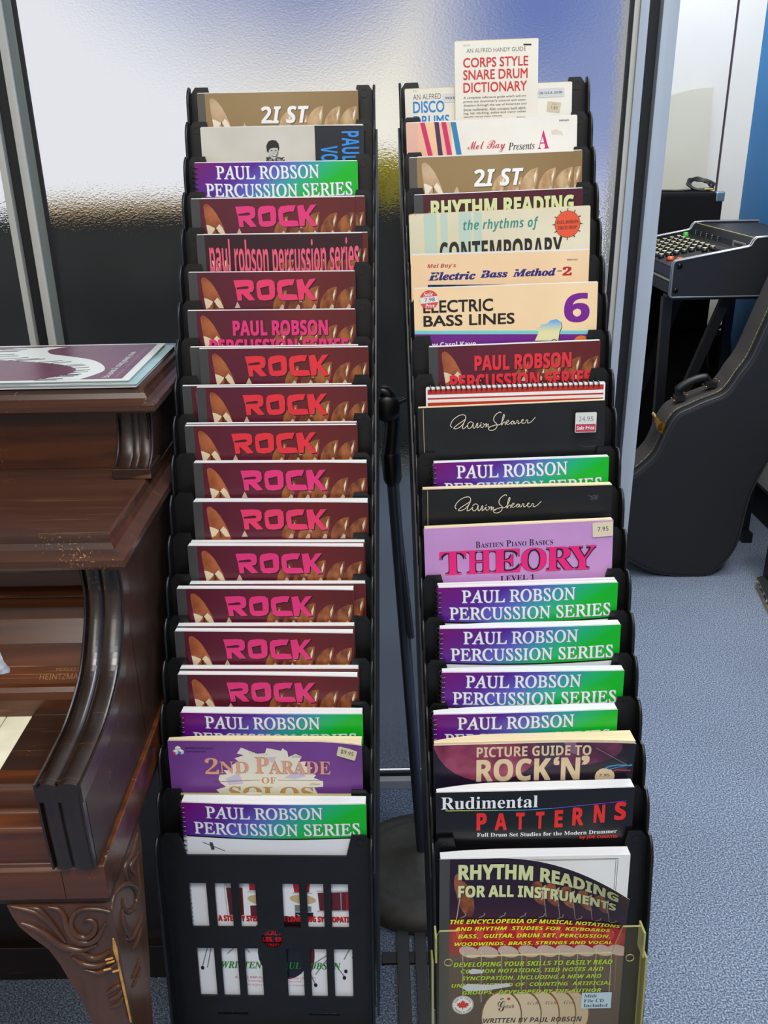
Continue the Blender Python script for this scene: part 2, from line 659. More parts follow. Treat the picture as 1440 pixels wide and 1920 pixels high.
# outside, seen through the pebbled glass
q = MB(); q.box(-6, 3, 3.3, 9.0, -0.3, -0.02, M((90, 92, 88), 0.9))
struct(q, 'ground_outside', 'grey ground outside the window', 'ground')
q = MB()
q.box(-5.0, 0.80, 3.40, 3.5, -0.02, 0.914, noise_mat('dark_cladding', (47, 49, 48), (55, 57, 56), scale=(4, 4, 4), rough=0.8))
struct(q, 'wall_outside', 'dark low wall outside behind the window', 'wall')
q = MB(); q.box(-1.34, -0.60, 3.38, 3.5, 0.915, 0.960, M((236, 204, 150), 0.8))
tag(q.build('coping_board', None, bevel=0.003), 'tan coping board on the dark wall outside the window', 'board')
bush = MB()
leafm = noise_mat('bush_leaves', (206, 196, 40), (240, 226, 90), scale=(30, 30, 30), rough=0.7)
rnd = random.Random(3)
for k in range(900):
    d = Vector((rnd.gauss(0, 1), rnd.gauss(0, 1), rnd.gauss(0, 1))).normalized() * (0.4 + 0.6 * rnd.random())
    c = Vector((0.02 + d.x * 0.22, 4.0 + d.y * 0.18, 0.965 + d.z * 0.135))
    a = Vector((rnd.gauss(0, 1), rnd.gauss(0, 1), rnd.gauss(0, 1))).normalized()
    e = a.orthogonal().normalized()
    s = 0.022 + 0.016 * rnd.random()
    n_ = a.cross(e) * s * 0.3
    bush.add([c - a * s, c + e * s * 0.5 + n_, c + a * s, c - e * s * 0.5 + n_], [(0, 1, 2, 3)], leafm)
ob = bush.build('leafy_bush')
tag(ob, 'yellow-green bush outside, blurred between the rack tops', 'bush')
q = MB()
q.tube([(0.02, 4.0, -0.02), (0.025, 4.0, 0.5), (0.02, 4.0, 1.0)], [0.02, 0.016, 0.01], M((70, 52, 36), 0.8))
for k in range(7):
    a = k * 0.9
    q.tube([(0.02, 4.0, 0.85), (0.02 + 0.12 * math.cos(a), 4.0 + 0.1 * math.sin(a), 1.05)], [0.008, 0.003], M((70, 52, 36), 0.8))
q.build('stem', ob)
UNIT = 1.0
# ------------------------------------------------------------------ printed covers: flat ink shapes in millimetres, u across, v down


class Art:
    def __init__(self, W=216.0, H=279.0):
        self.W, self.H, self.ops = W, H, []
        self.fr(0, 0, 1, 1, 0)

    def fr(self, x0, y0, su, sv=None, slope=0.0):
        """measuring frame: origin, mm per unit across and down, skew of the lines"""
        self.k = (x0, y0, su, sv or su, slope)
        return self

    def q(self, x, y):
        x0, y0, su, sv, sl = self.k
        return ((x - x0) * su, (y - y0 + sl * (x - x0)) * sv)

    def raw(self, mat, vs, fs):
        self.ops.append((mat, vs, fs))

    def fill(self, mat):
        self.raw(mat, [(0, 0), (self.W, 0), (self.W, self.H), (0, self.H)], [(0, 1, 2, 3)])

    def mm(self, mat, u0, v0, u1, v1):
        self.raw(mat, [(u0, v0), (u1, v0), (u1, v1), (u0, v1)], [(0, 1, 2, 3)])

    def rect(self, mat, x0, y0, x1, y1):
        self.poly(mat, [(x0, y0), (x1, y0), (x1, y1), (x0, y1)])

    def clip(self, p):
        return (min(max(p[0], 0.0), self.W), min(max(p[1], 0.0), self.H))

    def poly(self, mat, pts, *holes):
        sp = [[self.clip(self.q(*p)) for p in pts]] + [[self.q(*p) for p in h] for h in holes]
        vs, fs = filled(sp)
        self.raw(mat, vs, fs)

    def ell(self, mat, cx, cy, rx, ry, a0=0.0, a1=360.0, rot=0.0, n=28):
        c, s = math.cos(math.radians(rot)), math.sin(math.radians(rot))
        pts = []
        for k in range(n + 1):
            a = math.radians(a0 + (a1 - a0) * k / n)
            x, y = rx * math.cos(a), ry * math.sin(a)
            pts.append((cx + x * c - y * s, cy + x * s + y * c))
        if a1 - a0 >= 359:
            pts.pop()
        self.poly(mat, pts)

    def line(self, mat, pts, w):
        P = [Vector((*self.q(*p), 0)) for p in pts]
        for a, b in zip(P, P[1:]):
            d = (b - a)
            if d.length < 1e-6:
                continue
            n_ = Vector((-d.y, d.x, 0)).normalized() * w / 2
            self.raw(mat, [tuple((a + n_).xy), tuple((b + n_).xy), tuple((b - n_).xy), tuple((a - n_).xy)], [(0, 1, 2, 3)])

    def text(self, mat, s, x0, y0, x1, y1, sty='bold', off=0.0, shear=0.0, rot=0, shadow=None, sd=(0.7, 0.7), space=1.0, arc=0.0, outline=None, ow=0.0):
        a, b = self.q(x0, y0), self.q(x1, y1)
        self.textmm(mat, s, a[0], a[1], b[0], b[1], sty, off, shear, rot, shadow, sd, space, arc, outline, ow)

    def textmm(self, mat, s, u0, v0, u1, v1, sty='bold', off=0.0, shear=0.0, rot=0, shadow=None, sd=(0.7, 0.7), space=1.0, arc=0.0, outline=None, ow=0.0):
        def put(m, off_, d):
            for vs, fs in text2d(s, sty, off_, shear, space):
                out = []
                for x, y in vs:
                    if rot:                      # reads downwards
                        x, y = 1 - y, x
                    u, v = u0 + x * (u1 - u0) + d[0], v0 + y * (v1 - v0) + d[1]
                    out.append((u, v + arc * (1 - (2 * x - 1) ** 2)))
                self.raw(m, out, fs)
        if shadow:
            put(shadow, off, sd)
        if outline:
            put(outline, off + ow, (0, 0))
        put(mat, off, (0, 0))


LIFT = 0.05          # mm between one ink layer and the next


def layers(art):
    """how many inks lie under each one"""
    if hasattr(art, 'lv') and len(art.lv) == len(art.ops):
        return art.lv
    bb, lv = [], []
    for mat, vs, fs in art.ops:
        if not vs:
            bb.append((1e9, 1e9, -1e9, -1e9)); lv.append(0)
            continue
        b_ = (min(p[0] for p in vs), min(p[1] for p in vs), max(p[0] for p in vs), max(p[1] for p in vs))
        n_ = 0
        for q_, l_ in zip(bb, lv):
            if l_ >= n_ and q_[0] < b_[2] and b_[0] < q_[2] and q_[1] < b_[3] and b_[1] < q_[3]:
                n_ = l_ + 1
        bb.append(b_); lv.append(n_)
    art.lv = lv
    return lv


def cover_mesh(art, w, skirt=True, curved=False, back=False, step=9.0, curl=None):
    """ink shapes laid on the (possibly bent) cover sheet; local x across, -y to the reader, z up from the cover's foot"""
    mb = MB()
    W, H = art.W, art.H
    lv = layers(art)

    def P(u, v, h):
        c_ = curl(u, v) if curl else 0.0       # a curling sheet also pulls in and sinks
        return ((u - W / 2 - 0.30 * c_) * 1e-3, -(w(u, v) + h) * 1e-3, (H - v - 0.30 * c_) * 1e-3)
    for k, (mat, vs, fs) in enumerate(art.ops):
        if curved or k == 0:
            bm = bmesh.new()
            bv = [bm.verts.new((x, y, 0)) for x, y in vs]
            for f in fs:
                try:
                    bm.faces.new([bv[i] for i in f])
                except ValueError:
                    pass
            if curved:
                lim = max(p[1] for p in vs)
                us = [step * i for i in range(1, int(W / step) + 1)]
                vv = [step * i for i in range(1, int(min(lim, 130) / step) + 1)]
                x0, x1 = min(p[0] for p in vs), max(p[0] for p in vs)
                y0, y1 = min(p[1] for p in vs), max(p[1] for p in vs)
                for c in us:
                    if x0 < c < x1:
                        bmesh.ops.bisect_plane(bm, geom=bm.verts[:] + bm.edges[:] + bm.faces[:], plane_co=(c, 0, 0), plane_no=(1, 0, 0), dist=1e-5)
                for c in vv:
                    if y0 < c < y1:
                        bmesh.ops.bisect_plane(bm, geom=bm.verts[:] + bm.edges[:] + bm.faces[:], plane_co=(0, c, 0), plane_no=(0, 1, 0), dist=1e-5)
            bm.verts.index_update()
            vs = [(v.co.x, v.co.y) for v in bm.verts]
            fs = [[v.index for v in f.verts] for f in bm.faces]
            bm.free()
        h = LIFT * lv[k]
        mb.add([P(x, y, h) for x, y in vs], fs, mat, [(x / W, y / H) for x, y in vs])
        if k == 0 and back:
            mb.add([P(x, y, -0.4) for x, y in vs], [f[::-1] for f in fs], M((235, 235, 232), 0.6))
    if skirt:
        n = 28 if curved else 2
        em = M((232, 230, 224), 0.7)
        top = [(W * i / n, 0) for i in range(n + 1)]
        nv = 20 if curved else 2
        for line in (top, [(0, H * i / nv) for i in range(nv + 1)], [(W, H * i / nv) for i in range(nv + 1)]):
            a = [P(u, v, 0) for u, v in line]
            b = [P(u, v, -0.4) for u, v in line]
            m_ = len(line)
            mb.add(a + b, [(i, i + 1, i + 1 + m_, i + m_) for i in range(m_ - 1)], em)
    return mb


PITCH_Y, PITCH_Z = 0.02719, 0.04287
TILT = math.radians(6)
RACK_W = 0.2475


def rack_matrix(x, y, yaw, lean):
    return Matrix.Translation((x, y, 0)) @ Matrix.Rotation(yaw, 4, 'Z') @ Matrix.Rotation(-lean, 4, 'Y')


RACKS = {'L': (rack_matrix(-0.1317, 1.319, -0.0305, -0.0028), 1.3116),
         'R': (rack_matrix(0.1778, 1.3081, 0.0086, 0.0167), 1.3144)}
# the racks lean a little sideways: their foot stands under the row of top edges


def slot_matrix(rk, i):
    M0, zt = RACKS[rk]
    return M0 @ Matrix.Translation((0, -i * PITCH_Y, zt - i * PITCH_Z)) @ Matrix.Rotation(-TILT, 4, 'X')


COIL = M((18, 18, 20), 0.16, 0.0, 0.9, 0.6)
GROUP = {'L': 'music books in the left rack', 'R': 'music books in the right rack'}


def book(name, label, art, rk, i, uc, st, rot=0.0, t=4.0, g=18.0, bulge=0.0, sag=0.0, sa=0.45, fv=70.0, fp=1.5, pinch=0.0, pages=None, follow=True,
         coil=None, proud=1.0, cat='book', stickers=(), page_art=None, group=True):
    """rk, i: rack and pocket; uc, st: centre and top edge in mm from the pocket's top middle; t thickness; g distance of the front cover"""
    W, H = art.W, art.H
    pages = pages or WHITE_PAGES

    def w0(u, v):
        f = max(0.0, 1 - v / fv) ** fp
        a = u / W
        return bulge * math.sin(PI * a) * f + (sag * max(0.0, (a - sa) / (1 - sa)) ** 2 * f if sag else 0.0)
    curved = bool(bulge or sag)
    mtx = slot_matrix(rk, i) @ Matrix.Translation((uc * 1e-3, -(g - t) * 1e-3, st * 1e-3)) @ Matrix.Rotation(-math.radians(rot), 4, 'Y') @ Matrix.Translation((0, 0, -H * 1e-3))
    root = empty(name, label, cat, matrix=mtx, group=GROUP[rk] if group else None)
    cm = cover_mesh(art, lambda u, v: t + w0(u, v), curved=curved, back=not follow, curl=None if follow else w0)
    cm.build('cover', root)
    # page block
    pb = MB()
    nu = 18 if (curved or pinch) else 1
    vv = [-proud, 12, 30, 50, 70, H] if curved else [-proud, H]
    pt = t - 0.45

    def front(u, v):
        return -(pt + (w0(u, max(v, 0)) if follow else 0))

    def rear(u):
        x = min(1.0, u / (0.34 * W))
        return -t * pinch * (1 - x) ** 2
    us = [1.0 + (W - 2.0) * k / nu for k in range(nu + 1)]
    for a, b_ in zip(us, us[1:]):
        X0, X1 = (a - W / 2) * 1e-3, (b_ - W / 2) * 1e-3
        z = (H + proud) * 1e-3
        pb.add([(X0, front(a, 0) * 1e-3, z), (X1, front(b_, 0) * 1e-3, z), (X1, rear(b_) * 1e-3, z), (X0, rear(a) * 1e-3, z)], [(0, 1, 2, 3)], pages)
        pb.add([(X0, rear(a) * 1e-3, z), (X1, rear(b_) * 1e-3, z), (X1, rear(b_) * 1e-3, 0), (X0, rear(a) * 1e-3, 0)], [(0, 1, 2, 3)], pages)
        for va, vb in zip(vv, vv[1:]):
            za, zb = (H - va) * 1e-3, (H - vb) * 1e-3
            pb.add([(X0, front(a, va) * 1e-3, za), (X1, front(b_, va) * 1e-3, za), (X1, front(b_, vb) * 1e-3, zb), (X0, front(a, vb) * 1e-3, zb)], [(0, 1, 2, 3)], pages)
    for u in (us[0], us[-1]):
        X = (u - W / 2) * 1e-3
        for va, vb in zip(vv, vv[1:]):
            za, zb = (H - va) * 1e-3, (H - vb) * 1e-3
            pb.add([(X, front(u, va) * 1e-3, za), (X, rear(u) * 1e-3, za), (X, rear(u) * 1e-3, zb), (X, front(u, vb) * 1e-3, zb)], [(0, 1, 2, 3)], pages)
    if page_art:
        sub = cover_mesh(page_art, lambda u, v: pt + 0.1, skirt=False)
        o = len(pb.v)
        pb.v += sub.v
        for f, m_ in zip(sub.f, sub.m):
            pb.f.append([o + j for j in f]); pb.m.append(pb.mi(sub.mats[m_])); pb.sm.append(False); pb.uv.append(None)
    pb.build('pages', root)
    if coil:
        cb = MB()
        pitch = 6.35
        nrot = int((H - 8) / pitch) if coil == 'left' else int((W - 8) / pitch)
        for k in range(nrot):
            pts = []
            for j in range(11):
                a = -0.62 * PI + j * 1.24 * PI / 10
                ru, rd = 5.2, t / 2 + 2.6
                p = 5 + pitch * k + 1.1 * j / 10
                if coil == 'left':
                    pts.append(((-W / 2 + 2.2 - ru * math.cos(a)) * 1e-3, (-t / 2 + rd * math.sin(-a)) * 1e-3, (H - p) * 1e-3))
                else:
                    for dd in (0.0,):
                        pts.append(((-W / 2 + p) * 1e-3, (-t / 2 + rd * math.sin(-a)) * 1e-3, (H - 2.2 + ru * math.cos(a)) * 1e-3))
            cb.tube(pts, 0.00095, COIL, n=6)
        o = cb.build('spiral_binding', root)
        o['label'] = 'black wire coil binding'
    for (nm, lab, sart, u, v, r) in stickers:
        sm = cover_mesh(sart, lambda x, y: 0.0, skirt=False)
        dz = 0.12 + LIFT * max(layers(art))
        m_ = sm.build(nm, root)
        m_['label'] = lab
        cu_, cv_ = u + sart.W / 2, v + sart.H / 2
        e = 1.0
        du = (w0(cu_ + e, cv_) - w0(cu_ - e, cv_)) / (2 * e)
        m_.matrix_local = Matrix.Translation(((cu_ - W / 2) * 1e-3, -(t + w0(cu_, cv_) + dz) * 1e-3, (H - cv_) * 1e-3)) @ Matrix.Rotation(-math.radians(r), 4, 'Y') @ Matrix.Rotation(-math.atan(du), 4, 'Z') @ Matrix.Translation((0, 0, -sart.H * 0.5e-3))
    return root


# ---- inks
INK = M((20, 20, 22), 0.4)
MAROON = uv_grad('maroon_print', [(0.0, (84, 24, 40)), (0.35, (92, 26, 46)), (0.7, (104, 32, 34)), (1.0, (92, 28, 30))])
SPINE = M((62, 62, 63), 0.5)
CYM = noise_mat('cymbal_print', (130, 62, 34), (176, 100, 60), scale=(60, 60, 40), rough=0.34)
CYMD = noise_mat('cymbal_dark_print', (96, 46, 30), (168, 100, 52), scale=(90, 90, 50), rough=0.34)
SHINE = M((226, 206, 172), 0.35)
SHINE2 = M((206, 178, 150), 0.35)
SHAD = M((44, 10, 16), 0.4)
PINK = M((226, 52, 120), 0.4)
ROSE = M((232, 58, 104), 0.4)
RED = M((226, 48, 60), 0.4)
WH = M((236, 238, 240), 0.45)


def drums_base(a, fan=CYMD, cym=CYM, shine=SHINE, dim=1.0):
    """cymbals printed across the top of the drum series covers (measured in mm)"""
    a.fr(0, 0, 1)
    a.poly(cym, [(16.5, 9), (18, 6.6), (20.5, 6), (22.7, 6.8), (27.5, 11), (33.2, 18.4), (37.9, 27.9), (41.7, 36.4), (44.5, 47), (44, 56), (38, 62), (26, 60), (21, 50), (19.2, 36), (17.2, 21)])
    a.poly(shine, [(18.6, 32), (23, 33), (30, 36.5), (29, 39), (25, 44), (20.6, 46), (19.4, 38)])
    a.poly(shine, [(31, 37), (36, 31.5), (40, 36), (43.8, 45), (38, 45)])
    a.poly(fan, [(28.5, 46), (31.5, 37), (33, 38), (35.5, 46)])
    a.line(INK, [(30.8, 35), (31.6, 44)], 0.8)
    a.poly(SHINE2, [(58, 45), (62, 37), (64, 41), (65.5, 45)])
    for k, (ul, ur, top) in enumerate(((108, 127, 23), (128, 148, 29), (145, 169, 18), (169, 192, 19), (189, 214, 19))):
        pts = [(ul, 47)]
        for j in range(11):
            t_ = j / 10
            pts.append((ul + (ur - ul) * (1 - math.cos(t_ * PI / 2)), 47 - (47 - top) * math.sin(t_ * PI / 2)))
        pts += [(ur - 0.5, top + 8), (ur - 3, 40), (ur - 5, 47)]
        a.poly(fan, pts)
        a.poly(shine, [(ur - 5.5, top + 10), (ur - 2.2, top + 2.5), (ur - 2.4, top + 9), (ur - 5, 37)])
        a.poly(SHINE2, [(ur - 11, 47), (ur - 7, 40.5), (ur - 4.5, 43), (ur - 5, 47)])


def rock_letters(a, ink, dx=0.0, dy=0.0):
    a.fr(62 - dx / 0.1834, 885 - dy / 0.174, 0.1834, 0.174)
    a.poly(ink, [(380, 943), (470, 940), (505, 943), (521, 958), (523, 1000), (513, 1024), (487, 1033), (528, 1087), (484, 1090), (438, 1042), (431, 1042), (434, 1090), (402, 1090), (394, 1010)],
           [(400, 996), (470, 985), (485, 990), (485, 1001), (470, 1006), (402, 1009)])
    a.poly(ink, [(543, 965), (558, 946), (606, 938), (648, 940), (668, 956), (672, 1002), (668, 1060), (648, 1082), (600, 1091), (560, 1086), (545, 1066), (540, 1005)],
           [(566, 1000), (628, 984), (631, 1047), (575, 1051)])
    a.poly(ink, [(688, 966), (704, 946), (760, 938), (814, 938), (797, 983), (772, 981), (720, 994), (724, 1047), (782, 1046), (822, 1048), (834, 1084), (800, 1089), (722, 1090), (696, 1074), (686, 1015)])
    a.poly(ink, [(824, 942), (868, 936), (884, 992), (918, 938), (962, 934), (906, 1006), (962, 1086), (926, 1092), (878, 1032), (872, 1086), (838, 1090)])


def art_rock(ink):
    a = Art()
    a.fill(MAROON)
    a.mm(SPINE, 0, 0, 11.5, 279)
    drums_base(a)
    rock_letters(a, SHAD, 1.2, 1.1)
    rock_letters(a, ink)
    a.fr(0, 0, 1)
    return a


def art_robson(ink):
    a = Art()
    a.fill(MAROON)
    a.mm(SPINE, 0, 0, 11.5, 279)
    drums_base(a)
    a.textmm(ink, 'PAUL ROBSON', 57.5, 12.5, 180, 32, 'bold', 0.03, shadow=SHAD, sd=(1.0, 0.9))
    a.textmm(ink, 'PERCUSSION SERIES', 26, 36, 206, 55, 'bold', 0.03, shadow=SHAD, sd=(1.0, 0.9))
    return a


def art_21():
    gold = uv_grad('gold_print', [(0.0, (150, 122, 80)), (0.5, (154, 128, 86)), (1.0, (140, 110, 70))])
    tan = noise_mat('cymbal_tan_print', (186, 150, 112), (206, 176, 138), scale=(60, 60, 40), rough=0.34)
    tan2 = noise_mat('fan_tan_print', (168, 128, 84), (206, 176, 132), scale=(90, 90, 50), rough=0.34)
    a = Art()
    a.fill(gold)
    a.mm(M((88, 80, 72), 0.5), 0, 0, 10.5, 279)
    drums_base(a, tan2, tan, M((238, 226, 200), 0.35))
    a.textmm(M((244, 242, 236), 0.4), '2I ST', 85, 17.3, 149.5, 38.8, 'sbi', 0.012, shadow=M((92, 72, 46), 0.4), sd=(0.9, 0.7))
    return a


def art_narrow():
    a = Art()
    a.fill(M((50, 18, 26), 0.35))
    a.mm(SPINE, 0, 0, 10.5, 279)
    drums_base(a, CYMD, M((120, 56, 34), 0.35))
    a.mm(M((48, 16, 26), 0.35), 14, 3, 210, 32)
    a.textmm(M((232, 92, 120), 0.4), 'paul robson percussion series', 15.7, 4, 211, 59, 'bold', 0.0, shadow=M((30, 8, 14), 0.4), sd=(1.0, 0.4), arc=3.0, space=0.95)
    return a


def art_series():
    grad = uv_grad('purple_green_print', [(0.0, (112, 6, 112)), (0.33, (84, 28, 142)), (0.52, (88, 92, 186)), (0.66, (52, 150, 168)), (0.80, (24, 176, 110)), (0.95, (6, 178, 36))], au=1.0, av=2.05, off=-0.06)
    a = Art()
    a.fill(M((228, 230, 234), 0.4))
    arc = [(216 * k / 16, 44 + 3.5 * math.sin(PI * k / 16)) for k in range(17)]
    a.poly(M((8, 10, 12), 0.4), [(0, 0), (216, 0)] + [(x, y + 2.0) for x, y in arc[::-1]])
    a.poly(grad, [(0, 0), (216, 0)] + arc[::-1])
    for s, u0, v0, u1, v1, arc_ in (('PAUL ROBSON', 28.5, 3.6, 165, 20.6, 0.6), ('PERCUSSION SERIES', 13.5, 25.2, 208.5, 42.2, 1.6)):
        a.textmm(M((124, 120, 170), 0.4), s, u0 + 0.8, v0 + 0.7, u1 + 0.8, v1 + 0.7, 'rom', 0.022, arc=arc_)
        a.textmm(WH, s, u0, v0, u1, v1, 'rom', 0.022, arc=arc_)
    return a


def art_series_full():
    """the front-most one also shows its drum kit and lower lettering through the pocket's openings"""
    a = art_series()
    a.fr(0, 0, 1)
    mar, redd, chrome = M((92, 24, 34), 0.35), M((168, 26, 38), 0.35), M((176, 182, 192), 0.3)
    navy, gold, gry = M((18, 20, 34), 0.35), M((196, 172, 128), 0.35), M((120, 126, 134), 0.4)
    rdt, grt = M((206, 24, 24), 0.4), M((36, 130, 46), 0.4)
    a.line(gry, [(22, 54), (48, 66)], 1.4)
    a.poly(M((60, 62, 70), 0.4), [(30, 54), (34, 54), (36, 64), (32, 65)])
    # left tom, floor tom, cymbals and small drums
    a.poly(mar, [(46, 118), (66, 118), (66, 158), (48, 158)])
    a.ell(chrome, 56, 114, 12, 5)
    a.ell(M((206, 196, 178), 0.35), 55, 110, 12, 4.5)
    a.line(chrome, [(44, 116), (46, 160)], 1.2)
    a.poly(redd, [(74, 104), (96, 104), (96, 122), (74, 122)])
    a.line(chrome, [(72, 124), (98, 124)], 1.8)
    a.ell(gold, 88, 136, 17, 7, rot=10)
    a.poly(mar, [(74, 144), (98, 142), (98, 162), (74, 162)])
    a.line(chrome, [(90, 148), (94, 160)], 0.9)
    a.poly(redd, [(126, 104), (148, 104), (146, 124), (128, 124)])
    a.line(chrome, [(126, 125), (150, 125)], 1.8)
    a.ell(gold, 138, 134, 16, 6.5, rot=6)
    a.poly(gry, [(128, 142), (148, 144), (148, 152), (128, 152)])
    a.poly(navy, [(128, 153), (150, 153), (150, 162), (128, 162)])
    a.line(chrome, [(130, 156), (142, 162)], 1.2)
    a.poly(mar, [(156, 124), (206, 122), (206, 150), (158, 152)])
    a.poly(redd, [(163, 124), (168, 124), (168, 152), (163, 152)])
    a.poly(redd, [(190, 124), (195, 124), (195, 150), (190, 150)])
    for y in (122, 151):
        a.line(chrome, [(155, y), (207, y - 1)], 2.0)
    for x in (172, 184, 200):
        a.line(chrome, [(x, 124), (x, 150)], 0.8)
    # bass drum
    a.ell(M((36, 10, 16), 0.4), 112, 186, 36, 28)
    a.ell(navy, 112, 214, 32, 40)
    a.ell(mar, 138, 214, 12, 34, -90, 90)
    a.line(chrome, [(136, 190), (140, 232)], 1.0)
    for pts in ([(20, 200), (10, 236)], [(24, 200), (16, 238)], [(58, 200), (42, 216)], [(60, 198), (70, 214)], [(150, 246), (168, 218), (186, 248)], [(150, 228), (168, 214)], [(196, 200), (186, 222)],
                [(196, 218), (210, 244), (198, 244), (206, 206)], [(140, 232), (150, 262)]):
        a.line(gry, pts, 1.3)
    for x, y in ((10, 238), (150, 262), (186, 250), (188, 240)):
        a.ell(navy, x, y, 2.2, 3.0)
    # lettering
    a.textmm(rdt, 'A STEP BY STEP TEXT FOR LEARNING SYNCOPATION', 34, 158, 203, 166.5, 'bold', 0.035, shadow=M((60, 6, 8), 0.4), sd=(0.5, 0.5))
    a.textmm(rdt, 'MUSICAL AND', 76, 179, 122, 187, 'bold', 0.035)
    a.textmm(rdt, 'STYLES, EXPRESSION', 74, 189.5, 146, 197.5, 'bold', 0.035)
    a.textmm(rdt, 'PROMINENT AND TOPICAL METHODS', 72, 199, 200, 205.5, 'bold', 0.03)
    a.textmm(grt, 'WRITTEN BY PAUL ROBSON', 34, 227, 182, 237.5, 'bi', 0.01)
    tin = M((190, 70, 74), 0.4)
    a.textmm(tin, '\u00a9 2002 PRP Publications, Ontario L0M 4C1', 50, 249.5, 150, 253.5, 'sans')
    a.textmm(tin, 'International Copyright Secured', 66, 255.5, 132, 259.5, 'sans')
    a.textmm(tin, 'All Rights Reserved Made in Canada', 64, 261.5, 136, 265.5, 'sans')
    return a


def art_portrait():
    a = Art(217)
    a.fill(noise_mat('cream_card', (198, 192, 178), (212, 206, 192), scale=(14, 14, 14), rough=0.5))
    a.fr(133, 378, 0.1873, 0.172, 0.02)
    a.rect(M((18, 24, 38), 0.4), 945, 360, 1300, 1900)
    blu = M((40, 140, 220), 0.4)
    a.text(blu, 'PAUL', 1135, 402, 1258, 615, 'bold', 0.0, rot=1)
    a.text(blu, 'VO', 985, 508, 1105, 618, 'bold', 0.0, rot=1)
    dk, gr, li = M((22, 22, 22), 0.5), M((128, 126, 122), 0.5), M((190, 186, 178), 0.5)
    a.poly(M((150, 148, 142), 0.5), [(584, 625), (602, 586), (632, 572), (690, 588), (742, 628)])
    rnd = random.Random(5)
    for k in range(60):
        x, y = rnd.uniform(596, 722), rnd.uniform(590, 625)
        a.ell(dk, x, y, 5, 5, n=6)
    a.poly(li, [(628, 580), (648, 612), (672, 586), (668, 572)])
    a.poly(li, [(611, 520), (680, 520), (683, 556), (672, 590), (652, 606), (636, 600), (618, 572)])
    a.poly(gr, [(676, 540), (683, 556), (672, 590), (654, 606), (664, 580)])
    a.poly(dk, [(600, 545), (598, 505), (612, 476), (640, 464), (668, 468), (686, 490), (690, 522), (683, 548), (678, 522), (650, 520), (624, 527), (613, 540), (611, 556)])
    a.ell(dk, 634, 541, 7, 3)
    a.ell(dk, 664, 541, 7, 3)
    a.line(gr, [(650, 545), (646, 562), (654, 564)], 0.5)
    a.poly(dk, [(632, 572), (650, 577), (670, 570), (664, 584), (642, 586)])
    a.poly(WH, [(637, 574), (650, 578), (665, 573), (660, 580), (644, 581)])
    return a


CREAM = noise_mat('cream_cover', (226, 218, 198), (234, 228, 212), scale=(10, 10, 10), rough=0.5)
TXT = M((96, 92, 88), 0.5)


def art_disco():
    a = Art(222)
    a.fill(CREAM)
    a.fr(70, 405, 0.1862, 0.171, 0.0445)
    blu = M((24, 128, 196), 0.4)
    a.text(TXT, 'AN ALFRED', 128, 440, 328, 470, 'geo')
    a.text(TXT, 'HANDY GUIDE', 930, 405, 1200, 440, 'geo')
    a.text(blu, 'DISCO', 127, 490, 350, 565, 'geo', 0.022)
    a.text(blu, 'DRUMS', 127, 594, 385, 660, 'geo', 0.022)
    a.text(TXT, '376', 128, 412, 155, 420, 'sans')
    return a


def art_corps():
    a = Art(109.6, 230)
    a.fill(CREAM)
    a.fr(425, 68, 0.1836, 0.168, 0.039)
    red = M((202, 52, 50), 0.4)
    a.text(TXT, '2023', 487, 88, 533, 98, 'sans')
    a.text(TXT, 'AN ALFRED HANDY GUIDE', 510, 116, 932, 130, 'geo')
    a.text(red, 'CORPS STYLE', 485, 182, 950, 234, 'geo', 0.022)
    a.text(red, 'SNARE DRUM', 485, 268, 947, 322, 'geo', 0.022)
    a.text(red, 'DICTIONARY', 485, 358, 943, 413, 'geo', 0.022)
    for k, s in enumerate(('A complete reference guide which will im-', 'prove any drummer\u2019s control and coor-', 'dination through the use of American and',
                           'Swiss rudiments. Also contains back stick-', 'ing, tap sticking, solos and many other', 'special corps style effects.')):
        y = 458 + 28.2 * k
        a.text(TXT, s, 485, y, 940 if k < 5 else 765, y + 3, 'geo', 0.008)
    a.rect(INK, 915, 68 + 12, 972, 80 + 12)
    a.line(INK, [(870, 640), (870, 604), (935, 604), (935, 640)], 0.5)
    a.text(INK, 'Alfred', 878, 608, 928, 622, 'bi')
    a.line(M((190, 182, 164), 0.5), [(800, 100), (806, 120)], 0.4)
    return a


